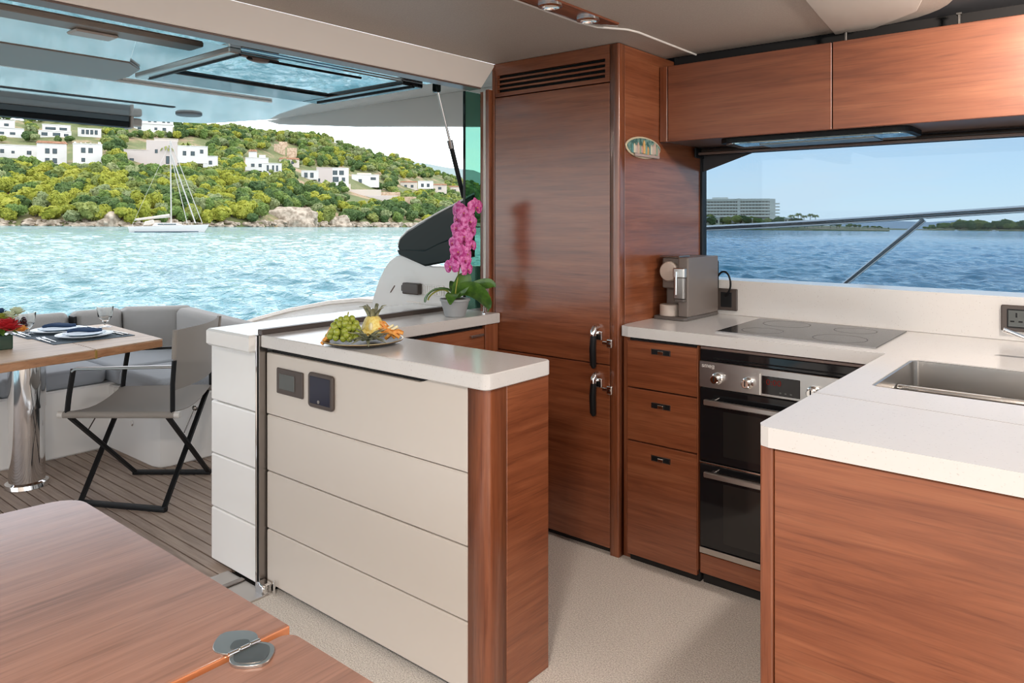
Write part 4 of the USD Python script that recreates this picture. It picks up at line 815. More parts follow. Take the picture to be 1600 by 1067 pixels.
part(t, 'frame', bx(-3.20, -2.45, 2.201, 2.325, 1.944, 1.966, .004), M['black_gloss'])
part(t, 'frame', bx(-3.20, -2.981, 1.434, 2.20, 1.944, 1.966, .004), M['black_gloss'])
part(t, 'bead', bx(-3.16, -2.45, 1.425, 1.4335, 1.938, 1.945, .001), M['black'])
part(t, 'bead', bx(-3.16, -2.45, 2.262, 2.274, 1.938, 1.945, .001), M['black'])
part(t, 'hinge_rod', tube([(-2.47, 1.47, 1.941), (-2.465, 1.80, 1.941), (-2.46, 1.98, 1.941)], .005, 8), M['black'], 40)
part(t, 'catch', cat([ell((-2.48, 1.52, 1.942), (.022, .05, .010), 2), bx(-2.49, -2.47, 1.44, 1.60, 1.944, 1.952, .002)]), M['brown_trim'], 40)
t = thing('gas_strut', 'black gas strut holding the folded-up window open', 'strut', (-2.4, 2.45, 1.45))
s0, s1 = np.array([-2.402, 2.364, 1.945]), np.array([-2.402, 2.540, 1.455])
part(t, 'rod', bar(s0, s0 * .45 + s1 * .55, .0055), M['steel'], 40)
part(t, 'cylinder', bar(s0 * .5 + s1 * .5, s1, .0105), M['black'], 40)
part(t, 'collar', bar(s0 * .53 + s1 * .47, s0 * .46 + s1 * .54, .013), M['dark_steel'], 40)
part(t, 'mount', cat([bx(-2.418, -2.386, 2.348, 2.378, 1.925, 1.975, .005), ell(s0, (.016, .016, .016), 2)]), M['dark_glass'], 40)

# ================================================================== SIDE-DECK RAIL
t = thing('guard_rail', 'polished steel guard rail outside the galley window', 'rail', (-.8, 3.9, .2))
rp = np.array([(-2.6, 1.262), (-1.83, 1.302), (-1.1, 1.344), (-.355, 1.397), (.6, 1.452), (2.2, 1.53)])
part(t, 'top_rail', tube(smoothpath([(x, 3.9, z) for x, z in rp], 30), .0165, 16), M['chrome'], 40)
part(t, 'stanchion', bar((-.735, 3.9, 1.352), (-1.59, 3.9, .572), .0125), M['chrome'], 40)
part(t, 'wire', tube([(-2.6, 3.9, 1.0), (-1.0, 3.9, .995), (2.0, 3.9, .985)], .003, 6), M['chrome'], 40)
part(t, 'foot', bx(-1.66, -1.54, 3.86, 3.94, .546, .57, .01), M['chrome'])
single('side_deck', bx(-5.0, 2.6, 3.36, 4.05, -.12, .545, .03), M['gel'], 'white side deck and bulwark outside the galley window', 'deck')

# ================================================================== OUTSIDE
# The yacht lies a little heeled and trimmed, so the sea's plane is not quite square to the cabin.
GS = -.0068 * FW - .0100 * RT
SEA0 = -1.30
def sea(x, y): return SEA0 + GS[0] * x + GS[1] * y
def at(u, t, z=None):
    """The point in the direction of picture column u at depth t, on the sea or at height z."""
    p = (FW + RT * (u - 800) / FPX) * t; return np.array([p[0], p[1], sea(p[0], p[1]) if z is None else z])
def zrow(v, t): return H + (V0 - v) / FPX * t
def waves(x, y, spacing):
    """Wind chop: many small trains of waves, each left out where the mesh is too coarse to carry it."""
    r = np.random.default_rng(5); h = np.zeros_like(x)
    for k in range(70):
        lam = .5 * (8.5 / .5) ** (k / 69.0); d_ = -.55 + r.normal() * .75; ph = r.uniform(0, 2 * pi); amp = .0088 * lam ** .95
        fade = np.clip(lam / spacing / 2.4 - 1, 0, 1); s_ = np.sin(2 * pi / lam * (x * math.cos(d_) + y * math.sin(d_)) + ph + .8 * np.sin(x * .11 + y * .07 + k))
        h += amp * fade * (1 - 2 * np.abs(s_) ** .8 + .27) * .5
    return h
ra = np.concatenate([np.geomspace(5.5, 1500, 640), np.geomspace(1600, 12000, 24)]); yaw = math.atan2(FW[1], FW[0]); an = np.concatenate([np.linspace(-pi, -.85, 40)[:-1], np.linspace(-.85, .85, 620), np.linspace(.85, pi, 40)[1:]]) + yaw
RR, AA = np.meshgrid(ra, an, indexing='ij'); X_, Y_ = RR * np.cos(AA), RR * np.sin(AA)
sp = np.maximum(RR * (ra[1] / ra[0] - 1), RR * np.gradient(an)[None, :])
Z_ = SEA0 + GS[0] * X_ + GS[1] * Y_ + np.where(RR < 1400, waves(X_, Y_, sp), 0)
na = len(an); ii, jj = np.meshgrid(np.arange(len(ra) - 1), np.arange(na - 1), indexing='ij'); a0 = (ii * na + jj).ravel()
gf = np.vstack([np.stack([a0, a0 + na, a0 + na + 1], 1), np.stack([a0, a0 + na + 1, a0 + 1], 1)])
g_ = np.stack([X_.ravel(), Y_.ravel(), Z_.ravel()], 1)
M['sea'] = usdkit.material(stage, LK + 'sea_water', {
    "g": ("geometry", {}), "m1": ("mapping", {"scale": (1.1, .8, 1.0), "rotation": (0, 0, .5)}), "m2": ("mapping", {"scale": (4.2, 3.2, 4.0), "rotation": (0, 0, -.3)}), "m3": ("mapping", {"scale": (.06, .05, .05)}),
    "n1": ("noise_texture", {"scale": 1.0, "detail": 4.0, "roughness": .55, "distortion": .3}), "n2": ("noise_texture", {"scale": 1.0, "detail": 4.0, "roughness": .6}), "n3": ("noise_texture", {"scale": 1.0, "detail": 3.0}),
    "b1": ("bump", {"strength": 1.0, "distance": .35}), "b2": ("bump", {"strength": 1.0, "distance": .10}),
    "r": ("rgb_ramp", {"ramp": [(.35, (.055, .145, .155)), (.65, (.085, .20, .20))]}), "rd": ("rgb_ramp", {"ramp": [(.35, (.003, .115, .215)), (.65, (.006, .165, .28))]}),
    "dp": ("vector_math", {"math_type": "dot_product", "vector2": tuple(RT)}), "dm": ("map_range", {"from_min": -35.0, "from_max": 45.0, "clamp": True, "range_type": "smoothstep"}), "dx": ("mix_color", {}),   # pale teal water to the left, bluer water to the right
    "p": ("principled_bsdf", {"roughness": .06, "ior": 1.333})},
    [("g.position", "m1.vector"), ("g.position", "m2.vector"), ("g.position", "m3.vector"), ("m1.vector", "n1.vector"), ("m2.vector", "n2.vector"), ("m3.vector", "n3.vector"),
     ("n1.fac", "b1.height"), ("n2.fac", "b2.height"), ("b1.normal", "b2.normal"), ("b2.normal", "p.normal"), ("n3.fac", "r.fac"), ("n3.fac", "rd.fac"), ("g.position", "dp.vector1"), ("dp.value", "dm.value"), ("dm.result", "dx.fac"), ("r.color", "dx.a"), ("rd.color", "dx.b"), ("dx.result", "p.base_color")], surface="p.BSDF")
struct('sea', trimesh.Trimesh(np.array(g_), np.array(gf), process=False), M['sea'], True)

# ------------------------------------------------------------------ the wooded hillside on the left
SHX = [-1200, -700, -100, 200, 400, 700, 900, 1000, 1150]; SHT = [300, 300, 330, 362, 440, 640, 900, 1100, 1300]
CRX = [-1200, -700, -200, 0, 200, 300, 430, 500, 560, 620, 680, 725, 800, 900, 1000, 1150]
CRV = [250, 215, 190, 186, 190, 197, 207, 217, 233, 250, 272, 286, 306, 330, 346, 352]
def shore_t(u): return float(np.interp(u, SHX, SHT))
def shore_v(u):
    p = at(u, shore_t(u)); return V0 - (p[2] - H) / shore_t(u) * FPX
def ground(u, w):
    """A point of the hillside: w = 0 on the shore, 1 on the crest."""
    ts = shore_t(u); t = ts * (1 + .85 * w); sv = shore_v(u); cv = float(np.interp(u, CRX, CRV))
    if w < 0: return at(u, t) + (0, 0, w * 60)
    f = w ** .75 if w <= 1 else 1
    lump = (meshkit.noise(np.array([u / 45.0, w * 5.0, 3.0])) - .5) * 5 * min(1, w * 3)
    bank = min(1.0, w / .03) * 2.2
    v = sv + (cv - sv) * f
    z = zrow(v, t) + lump + bank * (1 - f)
    if w > 1: z -= (w - 1) * ts * .30
    q = at(u, t, z); return q
us = np.arange(-1200, 1151, 11.0); ws_ = np.concatenate([[-.06, 0, .015, .03, .05], np.arange(.08, 1.01, .04), [1.05, 1.15, 1.3, 1.5]])
V = [ground(u, w) for u in us for w in ws_]; nw = len(ws_)
F = [(i * nw + j, (i + 1) * nw + j, (i + 1) * nw + j + 1) for i in range(len(us) - 1) for j in range(nw - 1)] + [(i * nw + j, (i + 1) * nw + j + 1, i * nw + j + 1) for i in range(len(us) - 1) for j in range(nw - 1)]
hm = trimesh.Trimesh(np.array(V), np.array(F)[:, ::-1], process=False)
M['earth'] = usdkit.material(stage, LK + 'hill_earth', {"g": ("geometry", {}), "n": ("noise_texture", {"scale": .045, "detail": 5.0}), "n2": ("noise_texture", {"scale": .6, "detail": 4.0}),
    "r": ("rgb_ramp", {"ramp": [(.40, (.15, .18, .06)), (.52, (.22, .22, .09)), (.62, (.44, .31, .19))]}), "r2": ("rgb_ramp", {"ramp": [(.3, (.7, .7, .7)), (.6, (1, 1, 1))]}), "m": ("mix_color", {"blend_type": "multiply", "fac": 1.0}), "p": ("principled_bsdf", {"roughness": .9})},
    [("g.position", "n.vector"), ("g.position", "n2.vector"), ("n.fac", "r.fac"), ("n2.fac", "r2.fac"), ("r.color", "m.a"), ("r2.color", "m.b"), ("m.result", "p.base_color")], surface="p.BSDF")
struct('hill', hm, M['earth'], 60)
def on_hill(u, v):
    """Where the hillside shows at (u, v)."""
    lo, hi = 0.0, 1.0
    for _ in range(30):
        w = (lo + hi) / 2; q = ground(u, w); t = q @ FW
        vv = V0 - (q[2] - H) / t * FPX
        if vv > v: lo = w
        else: hi = w
    return ground(u, (lo + hi) / 2), (lo + hi) / 2

# pale cliffs and shore rocks
M['rock'] = speck('shore_rock', (.28, .22, .16), (.55, .46, .36), .35, rough=.9, detail=6, bump=.5, dist=.3)
def rock(seed, n=2):
    m = trimesh.creation.icosphere(n, 1.0); v = np.array(m.vertices); v *= (.65 + .7 * meshkit.noise(v * 1.6 + 10, seed))[:, None]; m = trimesh.Trimesh(v, m.faces, process=False); return m
def instancer(name, protos, pos, rz, sc, idx, label, cat_, kind='stuff'):
    pi_ = UsdGeom.PointInstancer.Define(stage, numbered('/World', name)); base = pi_.GetPath()
    for k, (nm, mesh, mat, sm) in enumerate(protos):
        m = usdkit.mesh(stage, f'{base}/{nm}_{k:03d}' if k else f'{base}/{nm}', mesh, mat, smooth=sm); pi_.GetPrototypesRel().AddTarget(m.GetPath())
    pi_.CreatePositionsAttr([Gf.Vec3f(*map(float, p)) for p in pos]); pi_.CreateProtoIndicesAttr([int(i) for i in idx])
    pi_.CreateScalesAttr([Gf.Vec3f(*map(float, s)) for s in sc]); pi_.CreateOrientationsAttr([Gf.Quath(math.cos(a / 2), 0, 0, math.sin(a / 2)) for a in rz])
    keys(pi_.GetPrim(), label, cat_, None, kind)
pos, rz, sc, ix = [], [], [], []
for k in range(430):
    u = rnd.uniform(-60, 760); q = ground(u, rnd.uniform(-.002, .012)); s = rnd.uniform(.5, 1.9) * shore_t(u) / 400
    pos.append(q + (0, 0, .1)); rz.append(rnd.random() * 6.28); sc.append((s * rnd.uniform(.9, 2.0), s * rnd.uniform(.9, 1.6), s * rnd.uniform(.5, .95))); ix.append(rnd.randrange(4))
instancer('shore_rocks', [('rock', rock(k), M['rock'], 40) for k in range(4)], pos, rz, sc, ix, 'pale boulders strewn along the foot of the wooded hillside', 'rocks')
for k, (u, v, w_, h_, lab) in enumerate(((172, 345, 30, 22, 'brown rock face at the waterline left of the sailing yacht'), (450, 340, 90, 30, 'grey rock cliff at the waterline in the middle of the wooded shore'), (520, 344, 50, 18, 'pale rock slope at the waterline right of the grey cliff'))):
    t_ = shore_t(u); q = at(u, t_ * 1.01); r0 = rock(20 + k, 4); v3 = np.array(r0.vertices); v3 *= (.8 + .4 * meshkit.fbm(v3 * 3.0 + 5, 4, k))[:, None]
    v3 = v3 * (w_ / FPX * t_ * .5, 7.0, h_ / FPX * t_ * .9); a = math.atan2(RT[1], RT[0]); c, s = math.cos(a), math.sin(a)
    v3 = v3 @ np.array([[c, s, 0], [-s, c, 0], [0, 0, 1]]) + q + (0, 0, .5)
    single('cliff', trimesh.Trimesh(v3, r0.faces, process=False), M['rock'], lab, 'cliff', smooth=40)

# ------------------------------------------------------------------ trees
def leafy(seed, shape=(1, 1, 1), blobs=11, leaves=760, ls=.16):
    """A crown (radius about 1): a lumpy core set with leaf clumps."""
    r = np.random.default_rng(seed); cs = []
    for k in range(blobs):
        d_ = r.normal(size=3); d_ /= np.linalg.norm(d_); cs.append((d_ * r.uniform(.30, .58) * (1, 1, .8), r.uniform(.34, .52)))
    cs.append((np.zeros(3), .62)); core = [ell(c * shape, np.array([q * .9] * 3) * shape, 1) for c, q in cs]
    V, F = [], []
    for k in range(leaves):
        c, q = cs[r.integers(len(cs))]; d_ = r.normal(size=3); d_ /= np.linalg.norm(d_); d_[2] = abs(d_[2]) if r.random() < .6 else d_[2]
        p = (c + d_ * q * r.uniform(.85, 1.08)) * shape; nrm = d_ + r.normal(size=3) * .45; nrm /= np.linalg.norm(nrm)
        a = np.cross(nrm, r.normal(size=3)); a /= np.linalg.norm(a); b_ = np.cross(nrm, a); s = ls * r.uniform(.6, 1.3); n0 = len(V)
        V += [p - a * s - b_ * s * .5, p + a * s * .2 - b_ * s, p + a * s + b_ * s * .4, p - a * s * .3 + b_ * s + nrm * s * .3]; F += [(n0, n0 + 1, n0 + 2), (n0, n0 + 2, n0 + 3)]
    lv = trimesh.Trimesh(np.array(V), np.array(F), process=False)
    return cat(core + [lv])
def foliage(name, c0, c1, c2):
    return usdkit.material(stage, LK + name, {"g": ("geometry", {}), "n": ("noise_texture", {"scale": .10, "detail": 3.0}), "n2": ("noise_texture", {"scale": 1.1, "detail": 3.0}), "a": ("math", {"math_type": "multiply_add", "value2": .45}), "a2": ("math", {"math_type": "multiply", "value2": .6}),
        "r": ("rgb_ramp", {"ramp": [(.34, c0), (.52, c1), (.68, c2)]}), "p": ("principled_bsdf", {"roughness": .65, "specular_ior_level": .25}), "t": ("translucent_bsdf", {}), "m": ("mix_closure", {"fac": .28})},
        [("g.position", "n.vector"), ("g.position", "n2.vector"), ("n.fac", "a2.value1"), ("n2.fac", "a.value1"), ("a2.value", "a.value3"), ("a.value", "r.fac"), ("r.color", "p.base_color"), ("r.color", "t.color"), ("p.BSDF", "m.closure1"), ("t.BSDF", "m.closure2")], surface="m.closure")
FO = [foliage('foliage_olive', (.15, .20, .06), (.27, .32, .09), (.40, .41, .13)), foliage('foliage_green', (.09, .16, .045), (.18, .27, .07), (.30, .37, .11)), foliage('foliage_yellow', (.22, .26, .04), (.38, .40, .06), (.50, .48, .09)), foliage('foliage_dark', (.05, .10, .04), (.11, .18, .06), (.19, .26, .09)), foliage('foliage_pale', (.20, .25, .12), (.31, .36, .17), (.42, .45, .22))]
M['trunk'] = plain('tree_trunk', (.10, .075, .05), .9)
shapes = [(1, 1, .8), (1, 1, .95), (1.05, 1, .75), (.9, .9, 1.1), (1, 1, .9), (1.1, 1.1, .7)]
kinds = []
def tree_proto(kind, name, label, group, mesh, mat, loc, s, rz):
    t = thing(name, label, 'tree', loc, rz, group); b0 = mesh.bounds
    x = UsdGeom.Xformable(t.prim); x.AddScaleOp().Set(Gf.Vec3f(*map(float, s)))
    part(t, 'crown', mov(mesh, (0, 0, 1.15)), mat, None, local=True)
    part(t, 'trunk', cat([bar((0, 0, -.4), (0, 0, .9), .07, 7), bar((0, 0, .5), (.35, .1, 1.2), .04, 6), bar((0, 0, .4), (-.3, .2, 1.1), .04, 6)]), M['trunk'], 60, local=True); return t
TL = {0: 'olive-green leafy tree on the wooded hillside across the bay', 1: 'mid-green leafy tree on the wooded hillside across the bay', 2: 'yellow-green leafy tree on the wooded hillside across the bay', 3: 'dark green leafy tree on the wooded hillside across the bay', 4: 'pale grey-green leafy tree on the wooded hillside across the bay'}
protos = {}
HOUSES = [  # u, base row, width, height in picture pixels: clear the trees in front of them
    (10, 214, 50, 26), (86, 214, 50, 22), (140, 214, 36, 16), (238, 208, 62, 28), (30, 246, 66, 22), (80, 258, 44, 34), (137, 258, 44, 34), (262, 264, 120, 46), (410, 272, 52, 36), (507, 287, 76, 26), (570, 289, 46, 20), (657, 299, 66, 20)]
PATCH = [(440, 236, 20, 12), (455, 247, 16, 16), (575, 307, 60, 8)]
cand = []
for k in range(9000):
    u = rnd.uniform(-90, 1010); w = rnd.random() ** .9; w = .004 + w * 1.02; q = ground(u, min(w, 1.04)); t_ = q @ FW
    v = V0 - (q[2] - H) / t_ * FPX; s = rnd.uniform(4.0, 6.6) * (1 - .22 * min(w, 1)) * (1 + (.15 if u > 500 else 0)); px = s / t_ * FPX; top = v - 2.2 * px
    bad = False
    for (hu, hv, hw, hh) in HOUSES + PATCH:
        if abs(u - hu) < hw / 2 + px * .75 and v > hv - hh * .95 and top < hv - hh * .42 and v < hv + 30: bad = True
        if abs(u - hu) < hw / 2 + px * .9 and hv - hh < v < hv + 4: bad = True
    for (cu, cv_, cw, ch) in ((450, 340, 84, 26), (172, 345, 26, 20)):
        if abs(u - cu) < cw / 2 and cv_ - 10 < v: bad = True
    if not bad: cand.append((u, w, q, s, px, v))
chosen = []; grid = {}
for c in cand:
    k = (int(c[0] // 12), int(c[5] // 9))
    near = [o for a in (-1, 0, 1) for b_ in (-1, 0, 1) for o in grid.get((k[0] + a, k[1] + b_), [])]
    if all(((c[0] - o[0]) / (c[4] * .72)) ** 2 + ((c[5] - o[5]) / (c[4] * .36)) ** 2 > 1 for o in near): grid.setdefault(k, []).append(c); chosen.append(c)
def visible(c): return -40 < c[0] < 770
chosen.sort(key=lambda c: (-1 if visible(c) else 1, -c[4]))
variants = [leafy(40 + k, shapes[k]) for k in range(6)]
small = [leafy(60 + k, shapes[k], 8, 420, .2) for k in range(4)]
def zone(c):
    u, w = c[0], c[1]
    if w > .78: return 'on the ridge ' + ('above the white houses on the left' if u < 330 else 'against the white sky, left part' if u < 520 else 'sloping down to the gas strut')
    if w < .22: return 'by the water ' + ('at the left edge of the hillside' if u < 120 else 'behind the sailing yacht' if u < 340 else 'above the grey rock cliff' if u < 500 else 'right of the grey rock cliff')
    return ('below the left-hand white houses' if u < 165 else 'around the pinkish villa' if u < 345 else 'around the stepped white villa' if u < 470 else 'around the modern white villa' if u < 610 else 'among the last houses on the right')
KN = ('olive-green', 'mid-green', 'yellow-green', 'dark green', 'pale grey-green')
def kind_of(c):
    n = meshkit.noise(np.array([c[0] / 55.0, c[5] / 22.0, 1.0])); r_ = rnd.random()
    if c[1] < .35 and n > .5 and r_ < .55: return 2
    if n < .35 and r_ < .6: return 3
    return (0, 1, 0, 1, 3, 4, 2)[rnd.randrange(7)]
ntree = 0; rest = ([], [], [], [])
for c in chosen:
    u, w, q, s, px, v = c; kd = kind_of(c); sc3 = (s * rnd.uniform(.9, 1.15), s * rnd.uniform(.9, 1.15), s * rnd.uniform(.85, 1.15)); q = q - np.array([0, 0, s * .35])
    if ntree < 215 and visible(c):
        vr = rnd.randrange(6); lab = f'{KN[kd]} leafy tree {zone(c)}'; grp = 'trees: ' + lab
        if (kd, vr) not in protos: protos[(kd, vr)] = tree_proto(kd, 'tree', lab, grp, variants[vr], FO[kd], q, sc3, rnd.random() * 6.28)
        else: copy(protos[(kd, vr)], 'tree', q, rnd.random() * 6.28, sc3, lab, 'tree', grp)
        ntree += 1
    else:
        rest[0].append(q + (0, 0, s * 1.1)); rest[1].append(rnd.random() * 6.28); rest[2].append(sc3); rest[3].append(kd * 2 + rnd.randrange(2))
instancer('hillside_woods', [('crown', small[k % 4], FO[k // 2], None) for k in range(10)], *[rest[0], rest[1], rest[2], rest[3]], 'smaller trees filling the far parts of the wooded hillside', 'trees')

# ------------------------------------------------------------------ houses on the hill
WH = plain('villa_white', (.74, .72, .69), .7); WC = plain('villa_cream', (.66, .58, .50), .7); WP = plain('villa_pinkish', (.62, .54, .50), .7); RF = speck('terracotta_roof', (.42, .20, .12), (.55, .30, .19), .9, rough=.85)
GW = plain('villa_window', (.035, .06, .07), .2); SH = plain('villa_shade_void', (.06, .055, .05), .8)
AV = math.atan2(RT[1], RT[0])
def villa(u, v, label, boxes, name='villa', cat_='house'):
    """boxes: (dx, dz, w, h, depth, material, windows, roof) in picture pixels from the base point; windows (x, z, w, h) likewise."""
    q, w_ = on_hill(u, v); t_ = q @ FW; k = t_ / FPX; tau = (u - 800) / FPX
    view = FW + RT * tau; a = math.atan2(view[1], view[0]) - pi / 2
    h = thing(name, label, cat_, q - (0, 0, 2.5), a)
    for (dx, dz, w, hh, dp, mat, wins, roof) in boxes:
        x0, x1, z0, z1 = (dx - w / 2) * k, (dx + w / 2) * k, dz * k + (0 if dz <= 0 else 2.5), (dz + hh) * k + 2.5; y0 = rnd.uniform(-.4, .4)
        body = part(h, 'wall', bx(x0, x1, y0, y0 + dp, z0, z1, .05), mat, local=True)
        if roof == 'flat': part(h, 'parapet', bx(x0 - .2, x1 + .2, y0 - .25, y0 + dp + .2, z1, z1 + .35, .05), mat, local=True)
        elif roof == 'tile':
            part(h, 'roof', prism([(x0 - .5, z1), (x1 + .5, z1), (x1 - .6, z1 + 1.5), (x0 + .6, z1 + 1.5)], y0 - .6, y0 + dp + .4, 'y', .05), RF, local=True)
        for (wx, wz, ww, wh) in wins:
            wn = part(h, 'window', bx((dx + wx - ww / 2) * k, (dx + wx + ww / 2) * k, y0 - .10, y0 + .3, (dz + wz) * k + 2.5, (dz + wz + wh) * k + 2.5, .03), SH, local=True)
            part(wn, 'pane', bx((dx + wx - ww / 2 + .4) * k, (dx + wx + ww / 2 - .4) * k, y0 - .16, y0 - .09, (dz + wz + .4) * k + 2.5, (dz + wz + wh - .4) * k + 2.5, .01), GW, local=True)
    return h
villa(10, 214, 'white villa with a row of dark windows at the upper left corner of the hillside', [(0, 0, 46, 14, 8, WH, [(-16, 4, 6, 4), (-6, 4, 6, 4), (8, 4, 7, 4)], 'flat'), (-6, 14, 34, 12, 8, WH, [(-8, 3, 6, 4), (6, 3, 6, 4)], 'flat')])
villa(86, 214, 'white terraced house with dark balconies under the awning', [(0, 0, 44, 9, 8, WH, [(-14, 1.5, 8, 5), (2, 1.5, 10, 5), (15, 1.5, 6, 4)], 'flat'), (2, 9, 38, 10, 8, WH, [(-8, 2, 14, 4), (9, 2, 10, 4)], 'flat')])
villa(140, 214, 'small white house with a grey glazed front, right of the terraced house', [(0, 0, 32, 13, 8, WH, [(-9, 4, 4, 7), (-3, 4, 4, 7), (3, 4, 4, 7), (9, 4, 4, 7)], 'flat')])
villa(238, 208, 'white house with square windows at the end of the awning bracket', [(0, 0, 58, 14, 8, WH, [(-18, 5, 5, 5), (5, 5, 4, 4), (17, 4, 5, 5)], 'flat'), (8, 14, 44, 11, 8, WH, [(-12, 3, 4, 4), (-4, 3, 4, 4), (8, 3, 4, 4), (15, 3, 4, 4)], 'flat')])
villa(30, 247, 'long white single-storey house left of the two-storey white block', [(0, 0, 62, 20, 9, WH, [(-22, 7, 5, 6), (-8, 7, 4, 4), (13, 6, 6, 6), (25, 7, 4, 5)], 'flat')])
villa(81, 258, 'white two-storey house with two pairs of teal windows', [(0, 0, 40, 34, 10, WH, [(-6, 18, 6, 8), (4, 18, 6, 8), (-6, 3, 6, 8), (4, 3, 6, 8)], 'tile')])
villa(137, 258, 'white two-storey house with small chimneys along its flat roof', [(0, 0, 40, 33, 10, WH, [(-6, 19, 6, 8), (4, 19, 6, 8), (-6, 5, 5, 6), (-4, -2, 6, 4)], 'flat'), (-17, 33, 3, 3, 2, WH, [], ''), (-9, 33, 2, 2.5, 2, WC, [], ''), (-3, 33, 2, 2.5, 2, WC, [], ''), (4, 33, 2, 2.5, 2, WC, [], ''), (16, 33, 4, 4, 2, WH, [], '')])
villa(104, 272, 'low pergola with a pale flat roof below the two white houses', [(-18, 0, 30, 5, 5, SH, [], ''), (-18, 5, 34, 2, 7, WC, [], ''), (26, 0, 20, 6, 5, SH, [], ''), (26, 6, 30, 2.5, 7, WH, [], '')], 'pergola', 'pergola')
villa(262, 264, 'large pale pinkish villa with a curved gable behind the mast', [(-44, 2, 34, 26, 8, WP, [(-6, 6, 6, 7)], 'flat'), (-8, -2, 44, 46, 9, WP, [(-8, 26, 4, 6), (8, 10, 5, 12)], ''), (-2, 44, 34, 3, 8, WC, [], 'flat'), (36, 10, 44, 27, 9, WH, [(0, 12, 6, 7), (-12, 12, 5, 7), (13, 16, 5, 6)], 'flat'), (62, 4, 22, 18, 8, WH, [(0, 5, 5, 6)], 'flat'), (-38, -6, 46, 7, 6, WC, [], '')])
villa(412, 273, 'white stepped villa with pointed gables left of the earth slope', [(-10, 6, 34, 20, 9, WH, [(-6, 6, 5, 5), (5, 6, 5, 5)], 'flat'), (12, 0, 30, 18, 9, WH, [(-6, 6, 3, 9), (2, 6, 3, 9), (8, 6, 3, 9)], 'flat'), (-16, 26, 12, 10, 7, WH, [], 'tile'), (-2, 24, 10, 7, 7, WH, [], '')])
villa(452, 258, 'small cream house with a low roof above the stepped villa', [(0, 0, 30, 9, 8, WC, [(-6, 2, 4, 4), (5, 2, 4, 4)], 'tile')])
villa(507, 287, 'modern white villa with tall glazing and a tan side wall', [(-22, 6, 26, 14, 9, WH, [(-6, 3, 5, 8), (3, 3, 5, 8)], 'flat'), (0, 0, 24, 25, 9, WP, [(-8, 3, 3, 5)], 'flat'), (24, 0, 26, 25, 10, WH, [(-8, 14, 7, 7), (2, 14, 7, 7), (-7, 3, 9, 8), (5, 4, 5, 6)], 'flat'), (10, -4, 60, 4, 8, WC, [], '')])
villa(571, 289, 'white bungalow right of the modern villa', [(0, 0, 42, 16, 9, WH, [(-8, 3, 5, 6), (12, 8, 8, 4)], 'flat'), (-2, 16, 22, 3, 7, WC, [], '')])
villa(657, 299, 'row of pale terracotta-roofed houses at the right end of the hillside', [(-18, 2, 26, 12, 8, WC, [(-5, 4, 4, 4), (5, 4, 4, 4)], 'tile'), (8, 4, 24, 12, 8, WH, [(-5, 3, 4, 5), (4, 3, 4, 5)], 'flat'), (30, 0, 22, 10, 8, WC, [(0, 3, 5, 4)], 'tile')])
villa(562, 304, 'pale retaining wall below the modern villa and the bungalow', [(0, 0, 66, 8, 4, WC, [], ''), (34, -6, 50, 5, 3, WP, [], '')], 'retaining_wall', 'wall')
OCH = speck('ochre_earth', (.48, .33, .22), (.66, .50, .36), .5, rough=.9)
villa(437, 240, 'ochre bank of bare earth high on the hillside, left of the other one', [(0, 0, 17, 15, 2, OCH, [], ''), (5, 10, 12, 9, 2, OCH, [], '')], 'earth_bank', 'earth bank')
villa(456, 247, 'ochre bank of bare earth above the stepped villa', [(0, 0, 15, 16, 2, OCH, [], ''), (3, -8, 12, 9, 2, OCH, [], '')], 'earth_bank', 'earth bank')
villa(590, 309, 'tan bare slope below the retaining wall', [(0, 0, 70, 9, 2, OCH, [], ''), (40, -6, 40, 8, 2, OCH, [], '')], 'earth_bank', 'earth bank')
villa(706, 303, 'cream house with a flat roof beside the gas strut', [(0, 0, 34, 11, 8, WC, [(-8, 3, 5, 4), (4, 3, 5, 4)], 'tile')])

# palms by the pinkish villa
def palm(u, v, h_px, label, onhill=True, t0=None):
    q = on_hill(u, v)[0] if onhill else at(u, t0, zrow(v, t0)); k = (q @ FW) / FPX; h = h_px * k
    p = thing('palm_tree', label, 'palm', q)
    part(p, 'trunk', tube([q - (0, 0, .5), q + (0, 0, h * .3), q + (.1, .1, h * .7)], [.45, .33, .28], 8), M['trunk'], 60)
    for j in range(18):
        a = j * 2.4; el = .9 - 1.5 * (j / 18.0); d_ = np.array([math.cos(a), math.sin(a), 0]); L = h * .33; c0 = q + (.1, .1, h * .7)
        pts = [c0, c0 + d_ * L * .4 + (0, 0, L * .35 * (el + .6)), c0 + d_ * L * .8 + (0, 0, L * .30 * el), c0 + d_ * L * 1.05 + (0, 0, L * (.1 * el - .35))]
        part(p, 'frond', blade(pts, [L * .04, L * .12, L * .11, L * .02], .03, -.5), FO[0], 60)
palm(260, 262, 42, 'palm tree left of the mast in front of the pinkish villa')
palm(291, 262, 46, 'palm tree with a round head right of the mast')

